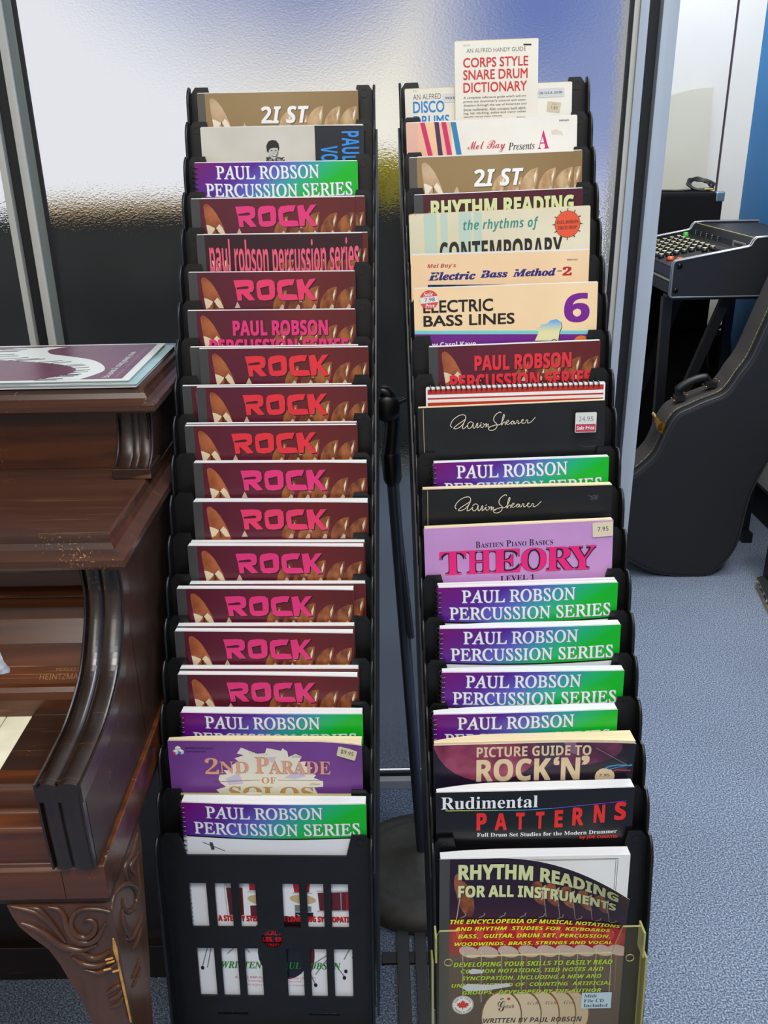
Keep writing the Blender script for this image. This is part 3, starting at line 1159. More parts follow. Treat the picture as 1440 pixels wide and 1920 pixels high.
def art_presents():
    a = Art(225, 305)
    a.fill(noise_mat('ivory_cover', (232, 224, 208), (240, 234, 220), scale=(10, 10, 10), rough=0.45))
    a.fr(78, 648, 0.1844, 0.170, 0.046)
    def st(m, x0, x1):
        a.poly(m, [(x0, 640), (x1, 640), (x1 + 0.215 * 1260, 1900), (x0 + 0.215 * 1260, 1900)])
    a.poly(M((232, 184, 148), 0.45), [(78, 640), (398, 640), (440, 1900), (78, 1900)])
    a.poly(M((226, 176, 156), 0.45), [(78, 640), (160, 640), (160, 1900), (78, 1900)])
    st(M((206, 36, 96), 0.45), 178, 212)
    a.poly(M((238, 196, 150), 0.45), [(212, 640), (280, 640), (330, 900), (275, 900)])
    a.poly(M((72, 34, 76), 0.45), [(280, 640), (312, 640), (440, 1900), (400, 1900)])
    a.poly(M((206, 36, 96), 0.45), [(330, 640), (364, 640), (572, 1900), (530, 1900)])
    a.poly(M((40, 128, 172), 0.45), [(396, 640), (434, 640), (640, 1900), (600, 1900)])
    a.text(M((196, 36, 72), 0.4), 'Mel Bay', 515, 778, 785, 852, 'script', -0.006, shear=0.0)
    a.text(M((62, 58, 60), 0.4), 'Presents', 806, 788, 996, 834, 'bi', -0.01)
    a.text(M((206, 36, 110), 0.4), 'A', 1018, 700, 1100, 829, 'serif', -0.02)
    a.text(INK, 'MB93405', 1170, 622, 1240, 632, 'bold')
    a.poly(M((220, 208, 184), 0.6), [(1112, 700), (1150, 690), (1190, 706), (1200, 735), (1160, 728), (1120, 730)])
    return a


def art_reading(maroon=False):
    """drum encyclopedia cover, whole"""
    a = Art(219)
    dark = uv_grad('reading_print', [(0.0, (34, 14, 36)), (0.2, (38, 12, 40)), (0.31, (60, 20, 40)), (0.33, (150, 24, 28)), (0.46, (160, 30, 34)), (0.5, (96, 76, 66)), (1.0, (74, 62, 52))], au=0.0, av=1.0)
    a.fill(uv_grad('reading_maroon_print', [(0.0, (78, 24, 36)), (0.3, (70, 22, 36)), (1.0, (84, 40, 36))], au=0.0, av=1.0) if maroon else dark)
    a.mm(M((66, 66, 66), 0.5), 0, 0, 11.8, 279)
    a.fr(0, 0, 1)
    bronze, pale = CYMD, SHINE2
    steel = M((150, 146, 140), 0.35)
    a.ell(bronze, 30, 55, 9, 26, rot=-14)
    a.ell(M((150, 84, 60), 0.35), 22, 36, 5, 16, rot=-6)
    a.line(pale, [(24, 52), (20, 84)], 0.9)
    for x in (118, 134, 152, 172, 192):
        a.ell(bronze, x, 46, 11, 18, 90, 300, rot=-20)
        a.poly(pale, [(x - 2, 40), (x + 5, 32), (x + 4, 52), (x, 56)])
        a.line(steel, [(x + 2, 40), (x + 7, 80)], 0.7)
    for k, x in enumerate((28, 50, 74, 98, 120, 142, 164, 186, 204)):
        a.ell(M((188, 30, 34), 0.35), x, 108, 13, 19)
        a.ell(M((212, 70, 60), 0.35), x - 3, 104, 5, 10)
        a.line(steel, [(x - 4, 82), (x + 2, 79), (x + 3, 75)], 1.0)
        a.ell(M((200, 176, 160), 0.35), x + 8, 131, 13, 8, rot=22)
        a.line(M((214, 206, 186), 0.35), [(x, 128), (x + 1, 205)], 0.6)
        a.line(M((160, 130, 96), 0.35), [(x + 6, 138), (x + 7, 190)], 0.5)
    # drum heads
    for k, x in enumerate((158, 142, 122, 100, 76)):
        a.ell(M((120, 82, 40), 0.35), x, 226, 25, 39)
        a.ell(M((200 + 6 * k, 176 + 7 * k, 138 + 8 * k), 0.4), x, 227, 23.5, 37)
    for x in (116, 138, 160):
        a.textmm(M((110, 96, 78), 0.4), 'G\u2019ch', x - 9, 205, x + 4, 210, 'bi')
    a.textmm(INK, 'G', 71, 203, 80, 219, 'script')
    a.textmm(INK, 'retsch', 78, 208, 91, 214, 'bi')
    a.ell(M((180, 60, 40), 0.4), 84, 200, 2, 2)
    a.line(INK, [(74, 201), (78, 199)], 1.4)
    # lettering
    li = M((216, 222, 162), 0.4)
    a.textmm(li, 'RHYTHM READING', 21.5, 7.3, 207, 28.6, 'bold', 0.035, shadow=M((20, 8, 16), 0.4), sd=(0.9, 0.9))
    a.textmm(li, 'FOR ALL INSTRUMENTS', 21.5, 36, 205, 52.8, 'bold', 0.035, shadow=M((20, 8, 16), 0.4), sd=(0.9, 0.9))
    ye, gn = M((246, 236, 40), 0.4), M((176, 208, 48), 0.4)
    sh = M((70, 20, 10), 0.4)
    for s, u0, u1, v0, v1 in (('THE ENCYCLOPEDIA OF MUSICAL NOTATIONS', 12.5, 212, 83, 89.5), ('AND RHYTHM  STUDIES FOR  KEYBOARDS ,', 18, 205, 93.5, 100),
                              ('BASS,  GUITAR, DRUM SET, PERCUSSION,', 22, 201, 104, 111), ('WOODWINDS, BRASS, STRINGS AND VOCAL', 18, 204, 115.5, 121.5)):
        a.textmm(ye, s, u0, v0, u1, v1, 'sbi', 0.02, shadow=sh, sd=(0.6, 0.6))
    for s, u0, u1, v0, v1 in (('DEVELOPING YOUR SKILLS TO EASILY READ', 17, 206, 144.5, 151.5), ('COMMON NOTATIONS, TIED NOTES AND', 26, 196, 155, 162),
                              ('SYNCOPATION, INCLUDING A NEW AND', 27, 194, 165.5, 172.5), ('UNIQUE METHOD OF  COUNTING  ARTIFICIAL', 15, 207, 176, 183), ('GROUPS,  DEVELOPED BY THE AUTHOR', 28, 195, 186.5, 193)):
        a.textmm(gn, s, u0, v0, u1, v1, 'sbi', 0.02, shadow=M((40, 40, 14), 0.4), sd=(0.6, 0.6))
    torn = M((206, 210, 204), 0.7)
    a.poly(torn, [(34, 158), (40, 154), (54, 157), (52, 161), (38, 162)])
    a.poly(torn, [(26, 181), (34, 176), (60, 178), (84, 176), (86, 181), (60, 186), (34, 187)])
    # maple leaf badge
    a.ell(M((238, 232, 220), 0.45), 29, 209, 13, 14)
    a.ell(M((60, 40, 40), 0.45), 29, 209, 12.4, 13.4)
    a.ell(M((240, 236, 226), 0.45), 29, 209, 12, 13)
    leaf = [(0, -8), (1.4, -5.2), (3, -6), (2.6, -2.2), (4.6, -4.2), (5.2, -2.8), (7.6, -3.2), (6.8, -0.8), (8, 0), (4.6, 3), (5, 4.6), (0.5, 4), (0.5, 7.5)]
    leaf = leaf + [(-x, y) for x, y in leaf[::-1] if x]
    a.poly(M((206, 30, 40), 0.45), [(29 + x * 0.95, 209 + y * 0.95) for x, y in leaf])
    for s, base, sgn in (('MADE IN CANADA', -PI / 2, 1), ('FABRIQUE AU CANADA', PI / 2, -1)):
        for k, ch in enumerate(s):
            if ch == ' ':
                continue
            ang = base + sgn * (k - (len(s) - 1) / 2) * (2.5 / len(s))
            vs, fs = text2d(ch, 'bold')[0]
            r0 = 10.4
            cx, cy = 29 + r0 * 0.96 * math.cos(ang), 209 + r0 * 1.04 * math.sin(ang)
            th = ang + PI / 2 * sgn
            out = []
            for x, y in vs:
                x, y = (x - 0.5) * 1.25, (y - 0.5) * 1.8
                out.append((cx + x * math.cos(th) - y * math.sin(th), cy + x * math.sin(th) + y * math.cos(th)))
            a.raw(INK, out, fs)
    a.mm(M((190, 214, 226), 0.45), 172, 193, 208, 217)
    for k, s in enumerate(('Midi', 'File CD', 'Included')):
        a.textmm(M((24, 24, 30), 0.4), s, 175, 195.5 + 7.2 * k, (190, 199, 204)[k], 200.5 + 7.2 * k, 'serif')
    a.textmm(INK, 'WRITTEN BY PAUL ROBSON', 54, 229, 174, 236.5, 'sbi', -0.01)
    return a


def art_contemporary():
    a = Art(232, 305)
    a.fill(noise_mat('aged_cover', (214, 202, 168), (228, 218, 188), scale=(10, 10, 10), rough=0.6))
    a.fr(60, 85, 0.1894, 0.180, 0.042)
    gs = M((186, 204, 184), 0.6)
    for x0, x1 in ((160, 247), (272, 320), (395, 480), (497, 552)):
        a.rect(gs, x0, 70, x1, 1600)
    a.text(M((52, 138, 124), 0.5), 'the rhythms of', 425, 122, 935, 190, 'sbi', -0.005, space=1.05)
    a.text(M((30, 28, 26), 0.5), 'CONTEMPORARY', 262, 272, 1098, 390, 'bold', 0.01)
    a.line(M((150, 132, 100), 0.6), [(60, 90), (100, 70), (110, 95)], 0.4)
    return a


def art_method():
    a = Art(227, 305)
    a.fill(noise_mat('peach_cover', (234, 198, 152), (242, 208, 164), scale=(8, 8, 8), rough=0.45))
    a.fr(72, 352, 0.1882, 0.182, 0.0265)
    a.text(M((172, 34, 48), 0.45), 'Mel Bay\u2019s', 183, 410, 378, 440, 'sbi', -0.012)
    nav, wh = M((44, 34, 112), 0.45), M((240, 226, 200), 0.45)
    for s, x0, x1, y0, y1, m in (('Electric', 190, 510, 466, 515, nav), ('Bass', 540, 728, 456, 501, nav), ('Method', 762, 1055, 446, 492, nav), ('\u2013', 1064, 1096, 458, 462, nav), ('2', 1100, 1163, 432, 490, M((186, 30, 44), 0.45))):
        a.text(m, s, x0, y0, x1, y1, 'bi', 0.03)
    for x0, y0 in ((196, 486), (545, 476), (770, 464)):
        a.line(wh, [(x0, y0), (x0 + 34, y0 - 4)], 0.9)
    a.rect(M((20, 24, 60), 0.4), 185, 550, 1150, 1500)
    for k in range(9):
        a.rect(M((44, 70, 150), 0.4), 200 + 90 * k, 556, 215 + 90 * k, 1480)
    a.text(INK, 'MB93235', 1128, 380, 1200, 388, 'bold')
    return a


def art_lines():
    a = Art(232, 305)
    a.fill(noise_mat('peach_cover2', (238, 204, 156), (246, 214, 168), scale=(8, 8, 8), rough=0.4))
    a.fr(90, 578, 0.186, 0.1815, 0.034)
    a.rect(M((110, 30, 132), 0.4), 60, 890, 1345, 2200)
    a.rect(M((110, 206, 204), 0.4), 60, 866, 1345, 888)
    dk = M((30, 26, 24), 0.4)
    a.text(dk, 'ELECTRIC', 152, 660, 628, 730, 'geo', 0.028)
    a.text(dk, 'BASS LINES', 152, 762, 775, 818, 'geo', 0.028)
    a.text(M((118, 30, 140), 0.4), '6', 1112, 612, 1286, 806, 'bold', 0.02)
    a.text(M((240, 236, 230), 0.4), 'by Carol Kaye', 195, 945, 510, 985, 'bold')
    body = [(915, 935), (940, 880), (934, 850), (962, 822), (1000, 816), (1018, 796), (1060, 786), (1094, 806), (1098, 840), (1084, 872), (1076, 935)]
    a.poly(INK, [(x + 4, y + 3) for x, y in body])
    a.poly(uv_grad('blob_print', [(0.0, (70, 150, 214)), (0.35, (120, 176, 216)), (0.8, (226, 222, 160)), (1.0, (232, 226, 170))], au=0.0, av=12.0, off=-1.5), body)
    a.ell(M((224, 120, 50), 0.4), 1235, 940, 50, 40)
    a.line(INK, [(1030, 935), (1050, 925), (1075, 940)], 0.9)
    return a


def art_stripes():
    a = Art(224, 279)
    a.fill(WH)
    r = M((186, 48, 36), 0.45)
    for v0, v1 in ((2, 8.5), (12.5, 14.6), (18.5, 23), (34, 40), (48, 53), (63, 72)):
        a.mm(r, 2, v0, 222, v1)
    a.mm(M((236, 232, 216), 0.5), 2, 15.2, 222, 18.2)
    return a


def art_script(smudge=False):
    a = Art(231, 305)
    a.fill(noise_mat('black_cover', (17, 18, 20), (24, 25, 28), scale=(20, 20, 20), rough=0.36))
    a.fr(0, 0, 1)
    a.mm(CREAM_PAGES, 6.6, 1.5, 7.1, 303)
    sc = M((226, 216, 188), 0.45)
    u0, v0, w_ = 40, 6, 104
    k = 104 / 565.0

    def s(pts, wd=0.9):
        pp = smooth_path([(u0 + (x - 290) * k, v0 + (y - 235 + 0.045 * (x - 290)) * k, 0) for x, y in pts], 5)
        a.line(sc, [(p.x, p.y) for p in pp], wd)
    # loose handwriting: a a r o n   S h e a r e r
    s([(300, 342), (290, 325), (308, 290), (345, 262), (378, 254), (392, 268), (384, 300), (355, 335), (325, 348), (310, 345), (330, 325), (365, 300), (388, 285), (375, 315), (368, 345), (385, 340), (402, 322)])
    s([(440, 310), (426, 302), (408, 314), (402, 332), (412, 344), (428, 334), (438, 314), (442, 304), (438, 326), (444, 342), (456, 328), (464, 308), (471, 306), (467, 318), (464, 336), (476, 330), (488, 312)])
    s([(500, 306), (488, 320), (492, 332), (506, 328), (512, 312), (502, 306), (516, 312), (524, 304), (522, 330), (530, 312), (538, 308), (536, 328), (556, 324)], 0.8)
    s([(632, 244), (622, 236), (596, 252), (580, 278), (584, 300), (602, 320), (594, 346), (566, 360), (544, 352), (552, 336), (590, 322), (620, 318), (640, 290), (650, 258), (644, 250), (634, 290), (630, 322), (642, 304), (654, 300), (654, 320)])
    s([(662, 312), (676, 304), (682, 294), (672, 292), (664, 308), (672, 320), (690, 310), (702, 296), (712, 296), (700, 300), (696, 314), (706, 314), (716, 296), (716, 314), (728, 308)], 0.8)
    s([(728, 308), (734, 290), (742, 292), (740, 310), (752, 306), (768, 292), (776, 284), (768, 282), (762, 296), (772, 308), (788, 300), (794, 284), (804, 286), (802, 304), (824, 296), (846, 272), (853, 264)], 0.8)
    if smudge:
        gm = M((64, 66, 70), 0.7)
        rnd = random.Random(2)
        for q_ in range(22):
            x, y = rnd.uniform(201, 213), rnd.uniform(12, 18)
            a.ell(gm, x, y, rnd.uniform(0.6, 1.8), rnd.uniform(0.4, 0.9), n=7)
    a.fr(0, 0, 1)
    a.poly(M((58, 56, 52), 0.6), [(196, 52), (206, 57), (231, 56), (231, 56.6), (206, 57.8)])
    return a


def art_theory():
    a = Art(227.5, 305)
    a.fill(noise_mat('lilac_cover', (190, 138, 194), (200, 150, 204), scale=(10, 10, 10), rough=0.36))
    a.fr(118, 1000, 0.1865, 0.195, 0.05)
    dk = M((32, 22, 40), 0.4)
    x = 450
    for big, small in (('B', 'ASTIEN'), ('P', 'IANO'), ('B', 'ASICS')):
        w1, w2 = 30, 26 * len(small) * 0.98
        yb = 1123 - 0.05 * (x - 450)
        a.text(dk, big, x, yb - 40, x + w1, yb, 'serif', -0.02)
        a.text(dk, small, x + w1 + 3, yb - 31, x + w1 + w2 - 2, yb - 0.05 * w2, 'serif', -0.02)
        x += w1 + w2 + 16
    hot = M((232, 30, 120), 0.4)
    xs = [(213, 388, 'T'), (388, 555, 'H'), (552, 748, 'E'), (742, 912, 'O'), (905, 1090, 'R'), (1050, 1232, 'Y')]
    for x0, x1, ch in xs:
        hs = 0.03
        y0, y1 = 1157 - 0.05 * (x0 - 213), 1305 - 0.05 * (x1 - 213) + 8
        if ch == 'E':
            y0 -= 0
        a.text(hot, ch, x0, y0 - 6, x1, y1 - 6, 'serif', 0.0, outline=dk, ow=0.035)
    a.text(dk, 'LEVEL 1', 610, 1307, 832, 1334, 'serif', -0.02)
    return a


def art_picture():
    a = Art(232, 305)
    a.fill(uv_grad('night_print', [(0.0, (26, 22, 40)), (0.5, (44, 26, 46)), (1.0, (30, 24, 34))]))
    a.fr(100, 180, 0.1975, 0.226, 0.0)
    a.ell(noise_mat('mauve_print', (112, 32, 62), (160, 72, 100), scale=(30, 30, 30), rough=0.4), 430, 150, 330, 250)
    a.ell(noise_mat('plum_print', (70, 30, 54), (112, 48, 80), scale=(40, 40, 40), rough=0.4), 900, 210, 300, 110)
    a.poly(M((70, 52, 70), 0.4), [(700, 180), (880, 180), (820, 300), (760, 330)])
    a.poly(M((128, 96, 120), 0.4), [(860, 180), (930, 180), (960, 260), (900, 240)])
    li = M((222, 198, 158), 0.45)
    a.line(M((60, 150, 200), 0.4), [(1085, 350), (1130, 326), (1180, 316), (1265, 320)], 1.6)
    a.line(M((60, 150, 200), 0.4), [(1100, 362), (1150, 338), (1265, 312)], 0.9)
    a.line(M((180, 60, 80), 0.4), [(1090, 382), (1180, 346), (1262, 352)], 1.3)
    a.text(li, 'PICTURE GUIDE TO', 353, 196, 1022, 256, 'bold', 0.008)
    a.text(li, 'ROCK', 352, 268, 790, 400, 'bold', 0.02)
    a.text(li, '\u2018', 805, 262, 840, 312, 'bold', 0.03)
    a.text(li, 'N', 850, 268, 962, 400, 'bold', 0.02)
    a.text(li, '\u2019', 968, 258, 1016, 314, 'bold', 0.03)
    a.line(M((190, 180, 186), 0.5), [(1048, 212), (1240, 318)], 0.3)
    return a


def art_patterns():
    a = Art(227.5, 305)
    a.fill(uv_grad('black_glossy_print', [(0.0, (16, 16, 18)), (1.0, (20, 20, 22))], rough=0.22))
    a.fr(115, 461, 0.195, 0.222, 0.014)
    a.text(WH, 'Rudimental', 146, 490, 715, 556, 'serif', -0.028)
    y = lambda x: 571 - 0.0 * x - max(0.0, (x - 700)) * 0.085
    segs = [(172, (214, 220, 90)), (330, (150, 206, 130)), (480, (90, 180, 190)), (640, (70, 150, 220)), (800, (90, 90, 200)), (960, (120, 60, 190)), (1110, (130, 50, 190)), (1237, None)]
    for (xa, c), (xb, _) in zip(segs, segs[1:]):
        a.line(M(c, 0.4), [(xa, y(xa) - 0.026 * 0), (xb, y(xb))], 0.9)
    rd = M((222, 40, 34), 0.4)
    for k, ch in enumerate('PATTERNS'):
        x0 = (355, 463, 588, 706, 817, 922, 1048, 1170)[k]
        x1 = (415, 535, 640, 756, 866, 988, 1114, 1238)[k]
        y0 = (586, 588, 586, 582, 574, 560, 545, 530)[k]
        y1 = (692, 692, 690, 686, 680, 670, 655, 640)[k]
        a.text(rd, ch, x0, y0, x1, y1, 'bold', 0.03)
    a.textmm(WH, 'Full Drum Set Studies for the Modern Drummer', 47.5, 55.5, 210, 60.8, 'serif', arc=1.2)
    a.textmm(rd, 'by JOE CUSATIS', 167, 63, 211, 68.5, 'bold', 0.02)
    return a


def art_parade():
    a = Art(227.5, 305)
    a.fill(noise_mat('purple_cover', (104, 54, 128), (120, 66, 144), scale=(8, 8, 8), rough=0.36))
    a.fr(80, 563, 0.1865, 0.213, 0.0)
    cr = M((228, 222, 204), 0.45)
    splash = [(385, 800), (395, 775), (440, 770), (420, 745), (480, 745), (470, 715), (520, 690), (495, 670), (555, 650), (512, 640), (540, 602), (580, 618), (640, 640), (690, 635), (700, 605), (745, 612), (790, 622),
              (800, 605), (830, 625), (835, 660), (880, 640), (920, 655), (900, 690), (945, 685), (935, 715), (985, 725), (950, 755), (1005, 770), (990, 790), (1048, 810), (1048, 845), (990, 850), (1020, 905), (940, 915),
              (470, 920), (400, 905), (365, 870), (430, 850), (395, 825)]
    a.poly(cr, splash)
    lil = M((200, 190, 206), 0.45)
    for pts in ([(430, 800), (520, 760), (540, 830), (450, 840)], [(800, 790), (900, 740), (940, 780), (870, 800)], [(700, 660), (760, 660), (730, 700)]):
        a.poly(lil, pts)
    for k in range(7):
        a.line(INK, [(585 + 18 * k, 618 + 3 * k), (600 + 17 * k, 640 + 2 * k)], 0.35)
        a.line(INK, [(855 + 9 * k, 665 - k), (868 + 9 * k, 648 + k)], 0.35)
        a.line(INK, [(965 + 9 * k, 838 - k), (974 + 9 * k, 820 + k)], 0.35)
    sal, dk = M((222, 160, 130), 0.45), M((88, 52, 50), 0.45)
    for s, x0, x1, y0, y1 in (('2', 305, 392, 668, 770), ('ND', 398, 582, 690, 765), ('P', 622, 712, 660, 764), ('ARADE', 708, 1098, 682, 764)):
        a.text(sal, s, x0, y0, x1, y1, 'serif', -0.02, outline=dk, ow=0.03)
    gd = M((198, 150, 92), 0.45)
    a.text(gd, 'OF', 658, 788, 752, 828, 'serif', -0.02, outline=dk, ow=0.02)
    a.text(gd, 'SOLOS', 445, 848, 988, 925, 'serif', -0.01, outline=dk, ow=0.02)
    a.line(dk, [(355, 820), (648, 805)], 0.6)
    a.line(dk, [(762, 805), (1065, 806)], 0.6)
    a.text(INK, 'BASTIEN PIANO BASICS', 190, 603, 372, 614, 'bold')
    a.text(INK, 'SUPPLEMENTARY', 190, 624, 322, 635, 'bold')
    for (x, y, c) in ((142, 612, (222, 206, 150)), (125, 634, (206, 60, 90)), (160, 632, (40, 130, 200))):
        a.poly(WH, [(x - 17, y - 8), (x, y - 18), (x + 18, y - 9), (x + 1, y + 1)])
        a.poly(M(c, 0.45), [(x - 17, y - 8), (x + 1, y + 1), (x + 1, y + 18), (x - 17, y + 9)])
        a.poly(M((210, 210, 214), 0.45), [(x + 1, y + 1), (x + 18, y - 9), (x + 18, y + 8), (x + 1, y + 18)])
    return a


# ---- stickers
def st_round(lines, W=23, ring=None, c=(230, 226, 212)):
    a = Art(W, W)
    a.fr(0, 0, 1)
    pts = [(W / 2 + W / 2 * math.cos(2 * PI * k / 32), W / 2 + W / 2 * math.sin(2 * PI * k / 32)) for k in range(32)]
    a.poly(M(c, 0.5), pts)
    for s, u0, v0, u1, v1, m, sty in lines:
        a.textmm(m, s, u0, v0, u1, v1, sty, 0.0)
    return a


def st_rect(W, H, c, bands=(), lines=()):
    a = Art(W, H)
    a.fr(0, 0, 1)
    a.poly(M(c, 0.5), [(1, 0), (W - 1, 0), (W, 1), (W, H - 1), (W - 1, H), (1, H), (0, H - 1), (0, 1)])
    for c2, u0, v0, u1, v1 in bands:
        a.mm(M(c2, 0.5), u0, v0, u1, v1)
    for s, u0, v0, u1, v1, m, sty in lines:
        a.textmm(m, s, u0, v0, u1, v1, sty, 0.0)
    return a


PEN = M((50, 50, 60), 0.5)
SALE = st_round([('Sale', 5.2, 2.2, 17, 7.2, WH, 'bi'), ('7.98', 6, 9.3, 19, 14.3, PEN, 'it'), ('Price', 6, 16.6, 18, 21.6, WH, 'bi')], 23.5, c=(206, 72, 72))
SALE.ops.insert(1, (M((226, 222, 214), 0.5), [(0.3, 8.0), (23.2, 8.0), (23.2, 15.6), (0.3, 15.6)], [(0, 1, 2, 3)]))
SHOP = st_round([('PAUL ROBSON', 2.2, 11.2, 30, 15.6, INK, 'serif'), ('DRUM SHOP', 4.2, 18, 27.6, 22.4, INK, 'serif')], 32, c=(226, 84, 46))
_sp = []
for k in range(12):
    an = k * PI / 6
    _sp += [(16 + 18 * math.cos(an), 16 + 18 * math.sin(an))]
SHOP.ops.insert(0, (M((40, 28, 24), 0.5), [(16 + 16.4 * math.cos(2 * PI * k / 32), 16 + 16.4 * math.sin(2 * PI * k / 32)) for k in range(32)], [tuple(range(32))]))
for an in [k * PI / 6 for k in range(12)]:
    c_, s_ = math.cos(an), math.sin(an)
    SHOP.ops.append((INK, [(16 + r_ * c_ - d_ * s_, 16 + r_ * s_ + d_ * c_) for r_, d_ in ((15.8, -0.5), (18.2, -0.3), (18.6, -1.1), (19.2, 1.1), (18.2, 0.5), (15.8, 0.5))], [(0, 1, 2, 3, 4, 5)]))
SALE2 = st_rect(26, 25, (214, 212, 206), [((178, 62, 76), 0.8, 14.5, 25.2, 24.2)], [('24.95', 4, 5, 22, 11, M((130, 130, 136), 0.5), 'it'), ('Sale Price', 2.2, 16.8, 23.8, 21.4, WH, 'bold')])
TAG795 = st_rect(24.5, 18.5, (222, 208, 178), [], [('7.95', 6, 6, 19, 11.5, PEN, 'it')])
TAG995 = st_rect(22.5, 15, (214, 204, 168), [], [('$9.95', 4, 5, 19, 11, PEN, 'it')])
DOT795 = st_round([('7.95', 5, 7.6, 17, 11.5, PEN, 'it')], 23, c=(214, 190, 150))
TAG180 = st_rect(18, 12.5, (206, 190, 160), [], [('1.80', 5, 5.2, 14, 9, PEN, 'sans'), ('SALE', 6, 2, 12, 3.4, PEN, 'sans')])
TAPE = st_rect(50, 11, (206, 206, 200), [], [('PRICE IN U.S.A. $3.00', 3, 4, 47, 7.4, PEN, 'bold')])
# ------------------------------------------------------------------ the two literature racks


def pocket_panel_mesh():
    mb = MB()
    hw = RACK_W / 2 - 0.0002
    out = [(-hw, -0.297), (hw, -0.297), (hw, -0.008), (hw - 0.006, 0.0), (0.1015, 0.0), (0.095, -0.029), (-0.0935, -0.029), (-0.1005, 0.0), (-hw + 0.006, 0.0), (-hw, -0.008)]
    holes = []
    for u0, u1 in ((-0.094, -0.0735), (-0.0635, -0.044), (-0.0345, -0.0148), (0.0175, 0.0375), (0.0465, 0.0665), (0.0755, 0.0960)):
        holes.append([(u0, -0.068), (u1, -0.068), (u1, -0.1318), (u0, -0.1318)])
    for u0, u1 in ((-0.0915, -0.0705), (-0.062, -0.0418), (-0.0328, -0.0123), (0.0183, 0.0385), (0.0476, 0.0673), (0.0764, 0.0990)):
        holes.append([(u0, -0.163), (u1, -0.163), (u1, -0.2365), (u0, -0.2365)])
    holes.append([(0.002 + 0.013 * math.cos(2 * PI * k / 28), -0.1485 + 0.0132 * math.sin(2 * PI * k / 28)) for k in range(28)])
    for u0, u1 in ((-0.072, -0.034), (0.043, 0.081)):
        holes.append([(u0, -0.2615), (u1, -0.2615), (u1, -0.265), (u0, -0.265)])
    vs, fs = filled([out] + holes)
    T = 0.0012
    mb.add([(x, -T, s) for x, s in vs], fs, BLACK)
    mb.add([(x, T, s) for x, s in vs], [f[::-1] for f in fs], BLACK)
    for lp in [out] + holes:
        n = len(lp)
        mb.add([(x, -T, s) for x, s in lp] + [(x, T, s) for x, s in lp], [(i, (i + 1) % n, (i + 1) % n + n, i + n) for i in range(n)], BLACK)
    # side flanges reaching forward, with a rounded shoulder
    prof = [(0.0012, -0.001), (-0.006, -0.002), (-0.0125, -0.007), (-0.0165, -0.014), (-0.0185, -0.024), (-0.0185, -0.297), (0.0012, -0.297)]
    for sx in (-1, 1):
        a, b_ = sx * (hw + 0.0002), sx * (hw + 0.0022)
        mb.rings([[(min(a, b_), y, s) for y, s in prof], [(max(a, b_), y, s) for y, s in prof]], BLACK)
        # bead along the flange's front edge
        mb.tube([(sx * (hw + 0.0014), y, s) for y, s in prof[1:6]], 0.0019, BLACK, n=8)
        # moulded round boss on the ear
        cx = sx * (hw - 0.0125)
        rg = []
        for r_, d_ in ((0.0055, 0.0), (0.0055, 0.0007), (0.0046, 0.0007), (0.0046, 0.0002), (0.0042, 0.0002)):
            rg.append([(cx + r_ * math.cos(2 * PI * k / 24), -T - d_, -0.0105 + r_ * math.sin(2 * PI * k / 24)) for k in range(24)])
        mb.rings(rg, BLACK, smooth=False)
    # pocket floor
    mb.box(-hw, hw, -0.0186, T, -0.299, -0.297, BLACK)
    return mb


CLEAR = clear_mat('clear_plastic', (214, 208, 150), 0.05, 0.03)
CLEAR_EDGE = clear_mat('clear_plastic_edge', (190, 186, 118), 0.12, 0.66)


def build_rack(rk, label):
    M0, zt = RACKS[rk]
    root = empty('literature_rack', label, 'rack', matrix=M0, group='standing literature racks')
    me = build_rack.me
    for i in range(20):
        if i == 0:
            pass
        o = bpy.data.objects.new('pocket', me)
        scene.collection.objects.link(o)
        o.parent = root
        o.location = (0, -i * PITCH_Y, zt - i * PITCH_Z)
        o.rotation_euler = (-TILT, 0, 0)
    hw = RACK_W / 2
    bm = MB()
    # stand: two slanting side rails under the stepped pockets, skids on the carpet, rear posts
    for sx in (-1, 1):
        x0, x1 = sorted((sx * (hw + 0.0022), sx * (hw + 0.0048)))
        yt, zt_ = -0.012, zt - 0.055
        yb, zb = -19 * PITCH_Y - 0.0, zt - 19 * PITCH_Z - 0.055
        prof = [(yt + 0.02, zt_), (yt - 0.006, zt_), (yb - 0.004, zb), (yb + 0.022, zb - 0.275), (yb + 0.06, zb - 0.27), (yt + 0.02, zt_ - 0.10)]
        m_ = MB()
        m_.rings([[(x0, y, z) for y, z in prof], [(x1, y, z) for y, z in prof]], RAIL)
        m_.build('side_rail', root, bevel=0.001)
        xi, xj = sorted((sx * (hw - 0.045), sx * (hw - 0.025)))
        bm.box(xi, xj, -0.50, 0.02, 0.0, 0.03, BLACK)
        bm.box(xi, xj, 0.0, 0.02, 0.03, zt - 0.2, BLACK)
        bm.box(xi, xj, -0.50, -0.46, 0.03, 0.20, BLACK)
    bm.box(-hw + 0.03, hw - 0.03, 0.0, 0.02, 0.0, 0.03, BLACK)
    bm.box(-hw + 0.03, hw - 0.03, -0.50, -0.48, 0.0, 0.05, BLACK)
    bm.build('stand_frame', root, bevel=0.001)
    return root


RAIL = noise_mat('rail_plastic', (26, 28, 30), (36, 39, 42), scale=(40, 40, 40), rough=0.4)
_pm = pocket_panel_mesh()
build_rack.me = _pm.mesh('pocket')
rack_l = build_rack('L', 'left tall black plastic literature rack, mostly filled with maroon books')
rack_r = build_rack('R', 'right tall black plastic literature rack, filled with assorted music books and a clear pocket')

